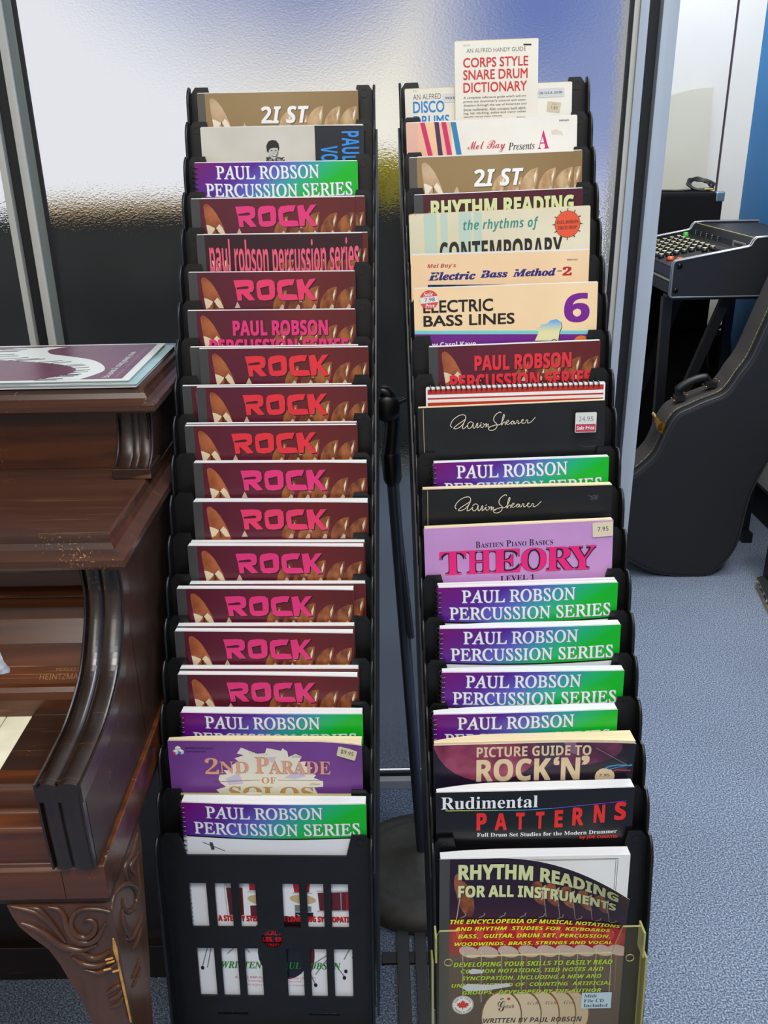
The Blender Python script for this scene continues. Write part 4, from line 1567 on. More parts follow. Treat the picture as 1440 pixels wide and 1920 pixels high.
# a clear strip clipped across the left rack's second lowest pocket
cl = MB()
cl.box(-0.1, 0.101, -0.0035, -0.0022, -0.034, -0.004, CLEAR)
cl.box(-0.1, 0.101, -0.0042, -0.0020, -0.0058, -0.004, CLEAR_EDGE)
cl.box(-0.022, -0.004, -0.0055, -0.0018, -0.010, -0.003, clear_mat('clear_clip', (214, 206, 180), 0.2, 0.6))
o = cl.build('clear_strip', rack_l)
o['label'] = 'clear plastic strip across a pocket'
o.location = (0, -18 * PITCH_Y, RACKS['L'][1] - 18 * PITCH_Z)
o.rotation_euler = (-TILT, 0, 0)

# clear front pocket of the right rack
cp = MB()
hw = 0.117
out = [(-hw, -0.285), (hw, -0.285), (hw, -0.006), (hw - 0.003, 0.0), (0.094, 0.0), (0.083, -0.036), (-0.083, -0.036), (-0.093, 0.0), (-hw + 0.003, 0.0), (-hw, -0.006)]
vs, fs = filled([out])
cp.add([(x, 0, s) for x, s in vs], fs, CLEAR)
cp.add([(x, 0.002, s) for x, s in vs], [f[::-1] for f in fs], CLEAR)
n = len(out)
cp.add([(x, -0.0003, s) for x, s in out] + [(x, 0.0023, s) for x, s in out], [(i, (i + 1) % n, (i + 1) % n + n, i + n) for i in range(n)], CLEAR_EDGE)
for sx in (-1, 1):
    for s0, s1 in ((-0.040, -0.285), (-0.006, -0.040)):
        k = 0.004 if s0 < -0.03 else 0.0
        x0, x1 = sorted((sx * (hw + k), sx * (hw + k + 0.0022)))
        cp.box(x0, x1, -0.004, 0.016, s1, s0, CLEAR_EDGE)
    cx = sx * 0.104
    rg = [[(cx + r_ * math.cos(2 * PI * k / 20), -d_, -0.043 + r_ * math.sin(2 * PI * k / 20)) for k in range(20)] for r_, d_ in ((0.005, 0), (0.005, 0.0008), (0.0042, 0.0008), (0.0042, 0.0))]
    cp.rings(rg, CLEAR_EDGE, cap=False)
o = cp.build('clear_pocket', rack_r)
o['label'] = 'clear yellowish plastic front pocket'
o.matrix_local = Matrix.Translation((-0.0075, -20 * PITCH_Y, RACKS['R'][1] - 20 * PITCH_Z)) @ Matrix.Rotation(-TILT, 4, 'X') @ Matrix.Translation((0, -0.0265, -0.043)) @ Matrix.Rotation(math.radians(0.8), 4, 'Y')

# ------------------------------------------------------------------ books in the left rack (pocket 1 is the top one)
A_PINK, A_ROSE, A_RED = art_rock(PINK), art_rock(ROSE), art_rock(RED)
A_SER = art_series()
A_READ = art_reading()
book('drum_book', 'gold drum book with white lettering, topmost in the left rack', art_21(), 'L', 0, -4, -9.7, 0.2, t=3)
book('record_book', 'cream book with a black-and-white portrait and a navy strip with blue vertical lettering', art_portrait(), 'L', 1, 3, -9.2, 0.2, t=2.5)
book('spiral_drum_book', 'purple-to-green spiral drum book near the top of the left rack', A_SER, 'L', 2, -4, -9.6, 0, t=4, coil='left')
book('drum_book', 'maroon book with pink title, fourth from the top of the left rack, in front', A_PINK, 'L', 3, -6.7, -9.9, 0.05, t=3)
book('drum_book', 'maroon book peeking out right behind the topmost pink-titled one in the left rack', A_PINK, 'L', 3, 6, -9.2, 0.1, t=3, g=14.5)
book('drum_book', 'dark book with tall narrow pink lower-case lettering in the left rack', art_narrow(), 'L', 4, 2.8, -9.7, 0.05, t=3)
book('drum_book', 'maroon book edge showing behind the right side of the one with narrow pink lettering', A_PINK, 'L', 4, 10, -9.2, 0.1, t=3, g=14.5)
book('drum_book', 'maroon book with rose title just below the narrow pink lettering', A_ROSE, 'L', 5, -6, -10.8, -0.1, t=4)
book('drum_book', 'maroon book with a two-line magenta title in the left rack', art_robson(PINK), 'L', 6, -5.2, -11.8, 0, t=4)
book('drum_book', 'maroon red-titled book, front copy just below the two-line magenta title', A_RED, 'L', 7, 11.4, -11.8, 0.2, t=4)
book('drum_book', 'back copy, shifted left, in the pocket just below the two-line magenta title', A_RED, 'L', 7, -1, -10.2, 0.25, t=4, g=13.4)
book('drum_book', 'maroon book with red title, ninth from the top of the left rack, front copy', A_RED, 'L', 8, 10, -12.2, 0.08, t=4)
book('drum_book', 'back copy in the ninth pocket from the top of the left rack, shifted left', A_RED, 'L', 8, -9, -10.6, 0.25, t=4, g=13.4)
book('drum_book', 'maroon book with bright red title, tenth from the top of the left rack, front copy', A_RED, 'L', 9, -2.8, -11.5, 0.05, t=4)
book('drum_book', 'white-edged back copy in the tenth pocket from the top of the left rack', A_RED, 'L', 9, -2.2, -9.4, 0.1, t=4, g=13.4)
book('drum_book', 'thick maroon magenta-titled book with sagging corner, eleventh from top of the left rack', A_PINK, 'L', 10, 10.4, -8.2, 0.0, t=10, g=18, sag=4.5, sa=0.5, fp=1.2)
book('drum_book', 'thick maroon book with rose title, twelfth from the top of the left rack', A_ROSE, 'L', 11, 12, -6.6, -0.1, t=13, g=18, sag=4.5, sa=0.0, fp=1.2)
book('drum_book', 'maroon book with magenta title, thirteenth from the top of the left rack, front copy', A_PINK, 'L', 12, 7, -10.6, -0.2, t=8, sag=2.5, sa=0.2, fp=1.2)
book('drum_book', 'back copy in the thirteenth pocket from the top of the left rack, white edge showing', A_PINK, 'L', 12, 8, -9.2, 0.1, t=8, g=8.8)
book('drum_book', 'maroon book with pink title shifted far left, fourteenth from the top of the left rack', A_PINK, 'L', 13, -4.8, -12.2, -0.1, t=8, sag=4.5, sa=0.3, fp=1.2)
book('drum_book', 'back copy peeking out right in the fourteenth pocket from the top of the left rack', A_PINK, 'L', 13, 9, -9.0, 0.1, t=8, g=9.2)
book('drum_book', 'maroon book with pink title, second lowest of the maroon books, front copy', A_PINK, 'L', 14, -5, -13.2, -0.45, t=8, sag=2.5, sa=0.2, fp=1.2)
book('drum_book', 'back copy in the pocket second lowest of the maroon books, white edge showing', A_PINK, 'L', 14, -4, -9.4, 0.15, t=8, g=9.2)
book('drum_book', 'maroon book with pink title, lowest of the maroon books, front copy', A_PINK, 'L', 15, 0.6, -13.6, -0.35, t=8, sag=3.0, sa=0.3, fp=1.2)
book('drum_book', 'back copy in the pocket lowest of the maroon books, white edge showing', A_PINK, 'L', 15, 1.4, -9.4, 0.1, t=8, g=9.2)
book('spiral_drum_book', 'purple-to-green spiral drum book just above the purple piano book in the left rack', A_SER, 'L', 16, 6.8, -6.2, -0.35, t=13, coil='left', bulge=1.5)
book('piano_book', 'purple piano book with salmon title on a cream splash, left rack', art_parade(), 'L', 17, 1, 15.6, -0.2, t=11, pages=CREAM_PAGES, sag=8, sa=0.72, pinch=0.5, fv=60,
     stickers=[('price_sticker', 'small cream handwritten price sticker', TAG995, 198.5, 4.5, -13)])
book('spiral_drum_book', 'purple-to-green spiral drum book in the lowest pocket of the left rack, drums showing through openings', art_series_full(), 'L', 18, 11.3, -6.4, -0.3, t=14, coil='left', bulge=3.2, fv=90)

# ------------------------------------------------------------------ books in the right rack
book('drum_book', 'cream book with blue title, topmost in the right rack behind the narrow booklet', art_disco(), 'R', 0, -8, -9.4, 0.46, t=2, g=15.5,
     stickers=[('price_tape', 'pale printed price tape', TAPE, 51, 7.2, 0.0), ('price_tape', 'pale printed price tape', TAPE, 162, 6.2, 0.5), ('price_tag', 'small tan price tag', TAG180, 189, 23, -8)], pages=CREAM_PAGES)
book('drum_booklet', 'narrow cream booklet with bold red title standing tall above the right rack', art_corps(), 'R', 0, 2.2, 44, 0.15, t=1.4, g=18.5, cat='booklet', pages=CREAM_PAGES)
book('music_book', 'ivory book with slanting pink, purple and blue stripes in the right rack', art_presents(), 'R', 1, -7, -8, 0.55, t=2.5)
book('drum_book', 'gold drum book with white lettering in the right rack, front copy', art_21(), 'R', 2, -9.8, -7.6, 0.3, t=2.2)
book('drum_book', 'gold drum book edge showing behind the right side of the front gold copy', art_21(), 'R', 2, 1.2, -6.6, 0.35, t=2.2, g=15.2)
book('drum_book', 'maroon book with pale yellow block title under the gold one in the right rack', art_reading(True), 'R', 3, -3.8, -9.0, 0.38, t=4)
book('drum_book', 'aged cream book with pale green stripes and an orange round sticker', art_contemporary(), 'R', 4, -5.4, 12.6, 0.75, t=2.5, pages=CREAM_PAGES,
     stickers=[('shop_sticker', 'round orange shop sticker', SHOP, 187, 4.5, 0)])
book('bass_book', 'peach book with navy italic title and red numeral in the right rack', art_method(), 'R', 5, -7.6, 6.7, -0.3, t=5, proud=2)
book('bass_book', 'peach book with black title, large purple numeral and a round sale sticker', art_lines(), 'R', 6, -3.4, 12.8, 0, t=3,
     stickers=[('price_sticker', 'round red and white sale price sticker', SALE, 7.5, 2.5, 4)])
book('drum_book', 'maroon book with two-line red title in the right rack', art_robson(RED), 'R', 7, 4.6, -12.3, 0.2, t=6)
book('spiral_music_book', 'white book with red stripes and wire binding along its top', art_stripes(), 'R', 8, 3, -15.5, -0.3, t=4, coil='top')
book('guitar_book', 'black book with cream handwriting and a red-and-white sale sticker', art_script(), 'R', 9, -5.4, 10.5, 0.4, t=5, pages=CREAM_PAGES,
     stickers=[('price_sticker', 'white and red sale price sticker', SALE2, 192, 12, -1)])
book('spiral_drum_book', 'purple-to-green spiral drum book wedged between the two black handwritten-title books', A_SER, 'R', 10, 3.4, -9.2, 0.03, t=8, coil='left')
book('guitar_book', 'black book with cream handwriting and a grey smudge, lower of the two', art_script(True), 'R', 11, -4.4, 8, -0.7, t=11, pages=CREAM_PAGES, pinch=0.3)
book('piano_book', 'lilac piano theory book with hot pink title and a cream price sticker', art_theory(), 'R', 12, -6.2, 13.6, 0.6, t=8, pages=CREAM_PAGES, 
     stickers=[('price_sticker', 'cream handwritten price sticker', TAG795, 202.5, 1.5, 2)])
book('spiral_drum_book', 'purple-to-green spiral drum book directly below the lilac theory book, front copy', A_SER, 'R', 13, 2.2, -10.4, -0.4, t=7, coil='left', bulge=1.0)
book('spiral_drum_book', 'back copy of the spiral drum book directly below the lilac theory book', A_SER, 'R', 13, 1.5, -9.6, -0.2, t=5, g=10.6)
book('spiral_drum_book', 'purple-to-green spiral drum book, second below the lilac theory book', A_SER, 'R', 14, 1.5, -8.8, -0.8, t=12, coil='left', bulge=2.6, pinch=0.4)
book('spiral_drum_book', 'purple-to-green spiral drum book, third below the lilac theory book', A_SER, 'R', 15, 1.8, -10.6, -1.6, t=12, coil='left', bulge=1.0, pinch=0.3)
book('spiral_drum_book', 'purple-to-green spiral drum book just above the rock picture guide', A_SER, 'R', 16, -10.5, -5.4, -0.5, t=14, coil='left', bulge=1.5, pinch=0.4)
book('music_book', 'dark plum picture guide with cream title and fanned yellowed pages', art_picture(), 'R', 17, -4.0, 12.8, -0.7, t=17, g=18, pages=CREAM_PAGES, sag=7, sa=0.55, fv=60, pinch=0.7, proud=3,
     stickers=[('price_sticker', 'round tan price sticker', DOT795, 188, 35, 0)])
book('drum_book', 'black book with white serif and spaced red lettering near the foot of the right rack', art_patterns(), 'R', 18, -5.8, 11.4, -0.6, t=15, pinch=0.65, bulge=1.2)
pg = Art(219)
pg.fr(0, 0, 1)
for off_ in (0, 2.2):
    pts = [(14 + off_, 3.6 + off_ * 0.6), (204 - off_, 3.6 + off_ * 0.6), (204 - off_, 265 - off_), (14 + off_, 265 - off_), (14 + off_, 3.6 + off_ * 0.6)]
    pg.line(INK, pts, 0.5)
book('drum_book', 'drum encyclopedia with curling cover in the clear pocket at the foot of the right rack', A_READ, 'R', 19, -8.5, -16, -1.2, t=15, g=19, sag=52, sa=0.3, fv=135, fp=1.6, follow=False, pinch=0.3, page_art=pg)
UNIT = 1.25         # the piano was measured at four fifths of its size
# ------------------------------------------------------------------ spinet piano
WOOD = wood_mat('mahogany', (46, 21, 9), (104, 53, 21), scuff=0.55, rough=0.33)
WOODLEG = wood_mat('mahogany_leg', (58, 32, 18), (98, 58, 31), scuff=0.3, grain=(40, 40, 5))
WOODD = wood_mat('mahogany_dark', (34, 20, 13), (56, 33, 20), scuff=0.45, rough=0.42, coat=0.1)
WOODT = wood_mat('mahogany_top', (52, 30, 20), (78, 46, 31), scuff=0.6, rough=0.36)
WOODB = wood_mat('mahogany_black', (24, 15, 10), (40, 25, 17), scuff=0.4, rough=0.32)
BARE = noise_mat('bare_wood', (176, 122, 58), (214, 164, 92), scale=(60, 60, 60), rough=0.7)
PX = -0.222          # right-hand face of the case
FLOOR = 0.148       # floor level in those units
PL = -1.40           # its left end, far out of the picture
piano = empty('piano', 'old dark mahogany spinet piano with carved leg, left of the racks', 'piano', (PX, 0.515, 0.0))
PINV = Matrix.Translation((-PX, -0.515, 0))


def pbuild(mb, name, bevel=0.0, fix=False, label=None):
    mb.v = [(x - PX, y - 0.515, z - FLOOR) for x, y, z in mb.v]
    o = mb.build(name, piano, bevel=bevel, fix=fix)
    if label:
        o['label'] = label
    return o


def slab(mb, x0, x1, y0, y1, prof, mat):
    """moulded top: rings of (inset, z) with mitred corners; the back edge stays straight"""
    rings = [[(x0 + 0, y0 + i, z), (x1 - i, y0 + i, z), (x1 - i, y1, z), (x0, y1, z)] for i, z in prof]
    mb.rings(rings, mat)


# case sides, lower body
m = MB()
side = [(0.5155, 0.709), (0.5439, 0.7092), (0.5842, 0.7130), (0.627, 0.7295), (0.6570, 0.7600), (0.6680, 0.785), (0.6690, 0.806), (0.668, 0.822), (0.99, 0.822)]
for (ya, za), (yb, zb) in zip(side, side[1:]):
    if yb > ya:
        m.rings([[(x, ya, 0.634), (x, yb, 0.634), (x, yb, zb), (x, ya, za)] for x in (PX - 0.022, PX - 0.0006)], WOODD)
m.box(PX - 0.022, PX - 0.001, 0.80, 0.99, 0.15, 0.636, WOODD)
m.box(PL, PL + 0.03, 0.80, 0.99, 0.15, 0.82, WOODD)
m.box(PL, PX - 0.006, 0.97, 0.99, 0.15, 0.905, WOODD)
pbuild(m, 'case_side', 0.0015, True)
m = MB()
m.box(PL, PX - 0.02, 0.83, 0.845, 0.15, 0.61, WOODB)
m.box(PL, PX - 0.004, 0.818, 0.99, FLOOR, 0.205, WOODB)
pbuild(m, 'lower_panel', 0.002)
# keybed with its front rails
m = MB()
prof = [(0.515, 0.602), (0.515, 0.630), (0.5175, 0.6325), (0.5205, 0.634), (0.5205, 0.664), (0.5225, 0.667), (0.534, 0.6705), (0.536, 0.673), (0.536, 0.690), (0.539, 0.694), (0.556, 0.694), (0.556, 0.64), (0.95, 0.64), (0.95, 0.602)]
m.extrude_x(prof[::-1], PL, PX - 0.03, WOOD)
m.box(PX - 0.03, PX + 0.0035, 0.515, 0.95, 0.602, 0.6345, WOOD)
m.box(PL, PX + 0.002, 0.519, 0.95, 0.594, 0.602, WOODD)
pbuild(m, 'keybed', 0.0012, True)
# key block at the treble end
m = MB()
m.box(-0.306, -0.248, 0.556, 0.66, 0.64, 0.690, WOODD)
pbuild(m, 'key_block', 0.0015)
# keyboard
m = MB()
IV = noise_mat('ivory_keys', (222, 216, 186), (236, 230, 204), scale=(40, 40, 40), rough=0.3)
KX = -0.3085
for k in range(52):
    m.box(KX - 0.0235 * (k + 1) + 0.0005, KX - 0.0235 * k - 0.0005, 0.545, 0.655, 0.668, 0.684, IV)
for k in range(52):
    if k % 7 in (1, 2, 4, 5, 6) and k < 51:
        xc = KX - 0.0235 * (k + 1) + 0.002
        m.rings([[(xc - 0.005, 0.592, 0.684), (xc + 0.005, 0.592, 0.684), (xc + 0.005, 0.655, 0.684), (xc - 0.005, 0.655, 0.684)],
                 [(xc - 0.004, 0.597, 0.695), (xc + 0.004, 0.597, 0.695), (xc + 0.004, 0.655, 0.695), (xc - 0.004, 0.655, 0.695)]], M((14, 14, 15), 0.25))
m.box(PL + 0.1, KX, 0.6525, 0.657, 0.68, 0.6875, M((120, 24, 44), 0.9))
pbuild(m, 'keyboard', 0.0006, label='ivory piano keys')
# fallboard with its mouldings and the maker's gilt lettering
m = MB()
fb = [(0.712, 0.835), (0.703, 0.807), (0.702, 0.779), (0.696, 0.777), (0.692, 0.774), (0.694, 0.7715), (0.697, 0.7705), (0.694, 0.7685), (0.690, 0.766), (0.692, 0.7625), (0.699, 0.761), (0.694, 0.750), (0.680, 0.733), (0.664, 0.7195),
      (0.650, 0.7105), (0.6455, 0.710), (0.6425, 0.7065), (0.6405, 0.700), (0.6395, 0.6845), (0.66, 0.684), (0.75, 0.70), (0.75, 0.835)]
m.extrude_x(fb[::-1], PL + 0.05, PX - 0.028, WOOD)


def on_fall(x, s):
    """point on the lower fallboard slope: s 0..1 from its foot"""
    pts = [(0.650, 0.7105), (0.664, 0.7195), (0.680, 0.733), (0.694, 0.750), (0.699, 0.761)]
    f = s * (len(pts) - 1)
    i = min(int(f), len(pts) - 2)
    t = f - i
    y = pts[i][0] * (1 - t) + pts[i + 1][0] * t
    z = pts[i][1] * (1 - t) + pts[i + 1][1] * t
    return (x, y - 0.0004, z + 0.0004)


GILT = M((150, 110, 60), 0.45)
for s_, x0, x1, lo, hi in (('PRODUCT OF', -0.290, -0.2665, 0.175, 0.215), ('HEINTZMAN & CO', -0.3031, -0.2475, 0.055, 0.135)):
    vs, fs = text2d(s_, 'sans')[0]
    m.add([on_fall(x0 + (x1 - x0) * a, hi - (hi - lo) * b_) for a, b_ in vs], fs, GILT)
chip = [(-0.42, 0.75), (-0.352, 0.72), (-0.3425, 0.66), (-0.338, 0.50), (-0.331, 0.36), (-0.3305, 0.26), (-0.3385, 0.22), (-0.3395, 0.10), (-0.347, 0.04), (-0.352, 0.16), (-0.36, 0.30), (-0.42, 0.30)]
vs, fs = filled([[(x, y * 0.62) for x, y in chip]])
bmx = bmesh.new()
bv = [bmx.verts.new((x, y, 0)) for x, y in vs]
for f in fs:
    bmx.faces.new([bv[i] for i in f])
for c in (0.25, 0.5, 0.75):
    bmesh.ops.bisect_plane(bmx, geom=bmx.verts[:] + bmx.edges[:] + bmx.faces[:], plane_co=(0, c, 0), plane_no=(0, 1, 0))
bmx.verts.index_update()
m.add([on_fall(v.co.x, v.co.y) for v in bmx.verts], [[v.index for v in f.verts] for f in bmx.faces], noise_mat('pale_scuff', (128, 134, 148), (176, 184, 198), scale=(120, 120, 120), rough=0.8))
bmx.free()
pbuild(m, 'fallboard', 0.0, True)


def reeded(path, x0, x1, depth, mat, ribs, name, back=0.012):
    """strip with rounded ribs and grooves following a path of (y, z)"""
    P = smooth_path([(0, y, z) for y, z in path], 8)
    nx = 36
    mb = MB()
    front = []
    for i, p in enumerate(P):
        t = (P[min(i + 1, len(P) - 1)] - P[max(i - 1, 0)]).normalized()
        nrm = Vector((0, t.z, -t.y))       # paths run down and forward, so this looks out and up
        row = []
        for k in range(nx + 1):
            a = k / nx
            h = 0.0
            for c, w_ in ribs:
                d = abs(a - c) / w_
                if d < 1:
                    h = max(h, math.sqrt(1 - d * d))
            q_ = p + nrm * (depth * (h - 1))
            row.append((x0 + (x1 - x0) * a, q_.y, q_.z))
        base = [(x0 + (x1 - x0) * a, (p - nrm * (depth + back)).y, (p - nrm * (depth + back)).z) for a in (1.0, 0.0)]
        front.append(row + base)
    mb.rings(front, mat, smooth=False)
    return pbuild(mb, name, 0.0, True)


ARM = [(0.660, 0.826), (0.6625, 0.806), (0.6616, 0.788), (0.652, 0.768), (0.6252, 0.7385), (0.5842, 0.7224), (0.5439, 0.7184), (0.5095, 0.7178)]
reeded(ARM, -0.2565, PX, 0.0048, WOODB, ((0.03, 0.05), (0.28, 0.2), (0.72, 0.26), (0.97, 0.05)), 'arm')
reeded([(0.5095, 0.7165), (0.5085, 0.70), (0.5088, 0.67), (0.5105, 0.6365)], -0.2561, PX - 0.0009, 0.0048, WOODB, ((0.03, 0.05), (0.28, 0.2), (0.72, 0.26), (0.97, 0.05)), 'arm_front')
m = MB()
m.box(-0.2555, PX - 0.002, 0.515, 0.70, 0.634, 0.700, WOODD)
pbuild(m, 'arm_core')
# middle top (shelf) and its moulding
m = MB()
slab(m, PL, PX + 0.008, 0.650, 1.0, [(0.006, 0.818), (0.001, 0.8195), (0.0, 0.822), (0.0, 0.828), (0.004, 0.8305), (0.009, 0.834), (0.0115, 0.839), (0.012, 0.843), (0.0125, 0.8455), (0.0145, 0.847)], WOODT)
pbuild(m, 'middle_top', 0.0, True)
# upper box
m = MB()
m.box(PL, -0.228, 0.8225, 0.98, 0.847, 0.908, WOOD)
m.box(-0.2285, -0.2265, 0.815, 0.98, 0.847, 0.908, WOODD)
pbuild(m, 'upper_panel', 0.0005)
reeded([(0.8205, 0.9085), (0.8195, 0.895), (0.8150, 0.879), (0.807, 0.867), (0.7965, 0.8605), (0.7905, 0.8585)], -0.2575, PX - 0.0005, 0.0035, WOODD, ((0.03, 0.05), (0.28, 0.2), (0.55, 0.12), (0.78, 0.16), (0.97, 0.05)), 'corner_bracket')
m = MB()
m.box(-0.2585, PX + 0.0005, 0.7885, 0.83, 0.847, 0.8575, WOODD)
m.box(-0.2565, PX - 0.0015, 0.826, 0.832, 0.8575, 0.908, WOODD)
pbuild(m, 'bracket_foot', 0.0012)
m = MB()
slab(m, PL, PX + 0.009, 0.7985, 1.005, [(0.006, 0.908), (0.001, 0.9095), (0.0, 0.9115), (0.0, 0.9165), (0.004, 0.9185), (0.008, 0.9215), (0.0105, 0.926), (0.0115, 0.930), (0.0135, 0.932)], WOODT)
pbuild(m, 'lid', 0.0, True)
# carved leg
m = MB()
LEG = [(0.594, -0.3005, 0.6085), (0.583, -0.2985, 0.6100), (0.571, -0.2945, 0.6085), (0.559, -0.286, 0.6050), (0.5466, -0.2757, 0.6015), (0.530, -0.2692, 0.598), (0.5134, -0.2649, 0.594), (0.482, -0.2564, 0.588), (0.4565, -0.2521, 0.581), (0.42, -0.2485, 0.571),
       (0.35, -0.244, 0.558), (0.25, -0.2425, 0.550), (0.15, -0.246, 0.549), (0.09, -0.252, 0.553), (0.05, -0.258, 0.558), (0.02, -0.259, 0.559), (0.0, -0.256, 0.556)]
LEG = [(z if z > 0.4565 else FLOOR + z * (0.4565 - FLOOR) / 0.4565, xl, yb) for z, xl, yb in LEG]
rings = []
for z, xl, yb in LEG:
    c = 0.004
    xr = PX + (0.0015 if z > 0.5 else 0.001 + 0.002 * math.sin(min(1, (0.5 - z) / 0.4) * PI))
    yf = 0.5175 - (0.004 * math.sin(min(1, max(0, (0.1 - z) / 0.1)) * PI / 2))
    # kneed section: the front wing is thin, the side wing is thin, full at the corner
    th = 0.034
    rings.append([(xl, yf, z), (xr - c, yf, z), (xr, yf + c, z), (xr, yb, z), (max(xr - th, xl), yb, z), (max(xr - th, xl), min(yf + th, yb), z), (xl, min(yf + th, yb), z)])
m.rings(rings, WOODLEG)
leg = pbuild(m, 'leg', 0.0, True, 'carved cabriole leg')
m = MB()


def relief(pts, r, plane):
    n_ = len(pts)
    P = smooth_path([((x, 0.5172, z) if plane == 'f' else (PX + 0.0014, x, z)) for x, z in pts], 6)
    rr = [r * (0.35 + 0.65 * math.sin(PI * min(1, (i + 1) / (len(P) + 1)))) for i in range(len(P))]
    m.tube(P, rr, WOODLEG, n=8)


for pts, r in (([(-0.221, 0.5859), (-0.2304, 0.589), (-0.2412, 0.5893), (-0.2484, 0.5851), (-0.2527, 0.5771), (-0.2532, 0.5682), (-0.2498, 0.5613), (-0.2435, 0.5589), (-0.2374, 0.5633), (-0.2341, 0.5707), (-0.2354, 0.5766), (-0.2407, 0.5782), (-0.2428, 0.574)], 0.0026),
               ([(-0.2685, 0.5921), (-0.2608, 0.5897), (-0.2575, 0.5831), (-0.2571, 0.5749), (-0.2559, 0.5652), (-0.2506, 0.5561), (-0.2421, 0.5536), (-0.2347, 0.5587), (-0.2304, 0.5661), (-0.226, 0.574)], 0.0032),
               ([(-0.2973, 0.5936), (-0.2848, 0.5896), (-0.2768, 0.585), (-0.2687, 0.5745), (-0.2647, 0.5654), (-0.2608, 0.5548)], 0.0028),
               ([(-0.285, 0.592), (-0.277, 0.5905), (-0.272, 0.584), (-0.267, 0.574)], 0.0022),
               ([(-0.2925, 0.5758), (-0.2828, 0.5704), (-0.2739, 0.5627), (-0.2666, 0.5534), (-0.2585, 0.5479), (-0.2477, 0.5461), (-0.2358, 0.5512)], 0.0032),
               ([(-0.2595, 0.5418), (-0.2503, 0.5431), (-0.2423, 0.5367), (-0.2331, 0.5388), (-0.2267, 0.5448)], 0.0026),
               ([(-0.2578, 0.5379), (-0.2501, 0.53), (-0.2391, 0.5281), (-0.2283, 0.5325)], 0.0026), ([(-0.2499, 0.5237), (-0.2402, 0.5203), (-0.2294, 0.5248), (-0.2229, 0.5308)], 0.0024),
               ([(-0.2356, 0.4963), (-0.2279, 0.5025), (-0.2235, 0.5055)], 0.0022), ([(-0.2356, 0.4882), (-0.2269, 0.4928), (-0.2235, 0.4991)], 0.0022), ([(-0.2346, 0.480), (-0.2269, 0.484), (-0.2235, 0.491)], 0.002)):
    relief(pts, r, 'f')
for pts, r in (([(0.5203, 0.5851), (0.5287, 0.5902), (0.5456, 0.5831), (0.5666, 0.5638), (0.5765, 0.5464), (0.5719, 0.537), (0.5538, 0.5469), (0.5438, 0.5622), (0.544, 0.5712)], 0.003),
               ([(0.6024, 0.5862), (0.5817, 0.5851), (0.5611, 0.5885), (0.5614, 0.5714)], 0.0024), ([(0.599, 0.5687), (0.5735, 0.5777), (0.5823, 0.558)], 0.0024), ([(0.592, 0.575), (0.588, 0.555), (0.584, 0.535)], 0.0024),
               ([(0.5406, 0.5642), (0.5379, 0.5502), (0.5466, 0.5232)], 0.003), ([(0.5845, 0.5136), (0.5661, 0.5158), (0.55, 0.5209), (0.539, 0.532)], 0.0024), ([(0.575, 0.505), (0.560, 0.506), (0.545, 0.512)], 0.0022),
               ([(0.562, 0.485), (0.548, 0.486), (0.535, 0.492)], 0.002), ([(0.558, 0.477), (0.546, 0.478), (0.533, 0.484)], 0.002)):
    relief(pts, r, 's')
m.tube([(PX - 0.0008, 0.5185, 0.556), (PX - 0.0006, 0.5182, 0.545), (PX - 0.0002, 0.518, 0.533)], [0.0008, 0.002, 0.0012], BARE, n=8)
m.tube([(PX - 0.0006, 0.5186, 0.532), (PX + 0.0002, 0.5186, 0.50), (PX + 0.001, 0.5188, 0.46)], [0.0010, 0.0013, 0.0008], BARE, n=8)
for x, z in ((-0.2275, 0.5375), (-0.2268, 0.534), (-0.2305, 0.526), (-0.2235, 0.524)):
    m.tube([(x - 0.003, 0.5152, z - 0.001), (x + 0.003, 0.5152, z + 0.001)], 0.0009, BARE, n=6)
car = pbuild(m, 'carving', 0.0, True, 'carved scrolls with bare worn edge')
car.parent = leg

# bare chips along the moulded edges stay part of the mouldings' wood; sheet music on the lid
LIDZ = 0.9325
mus = Art(270, 165)
mus.fill(M((222, 226, 220), 0.4))
plum = noise_mat('plum_cover', (88, 34, 60), (102, 42, 70), scale=(30, 30, 30), rough=0.3)
mus.fr(0, 0, 1)
mus.mm(plum, 0, 4, 262, 158)
ctl = [(40, 4), (62, 30), (96, 44), (150, 60), (196, 92), (214, 124), (206, 140), (180, 158)]
up = [(v.x, v.y) for v in smooth_path([(x, y, 0) for x, y in ((118, 10), (92, 22), (84, 44), (108, 66), (150, 80), (186, 96), (206, 116), (206, 134), (196, 146), (180, 158))], 5)]
lo = [(v.x, v.y) for v in smooth_path([(x, y, 0) for x, y in ((166, 10), (150, 24), (158, 44), (182, 58), (210, 76), (228, 100), (236, 124), (230, 144), (222, 158))], 5)]
wh_ = M((226, 230, 224), 0.35)
mus.poly(wh_, up + lo[::-1])
for k in range(30):
    f = k / 29.0
    a_ = up[int(f * (len(up) - 1))]
    b_ = lo[int(f * (len(lo) - 1))]
    if k % 7 in (2, 6):
        mus.line(INK, [a_, (a_[0] + (b_[0] - a_[0]) * 0.1, a_[1] + (b_[1] - a_[1]) * 0.1)], 0.5)
    else:
        mus.line(INK, [a_, (a_[0] + (b_[0] - a_[0]) * 0.5, a_[1] + (b_[1] - a_[1]) * 0.5)], 2.2)
vs, fs = text2d('primary and level one', 'geo')[0]
mus.raw(wh_, [(250 - 9 * (1 - b_), 152 - 110 * a_) for a_, b_ in [(p[0], 1 - p[1]) for p in vs]], fs)
vs, fs = text2d('reading \u2022 ear training \u2022 notes', 'geo')[0]
mus.raw(M((170, 130, 150), 0.4), [(257 - 5 * (1 - b_), 152 - 128 * a_) for a_, b_ in [(p[0], 1 - p[1]) for p in vs]], fs)


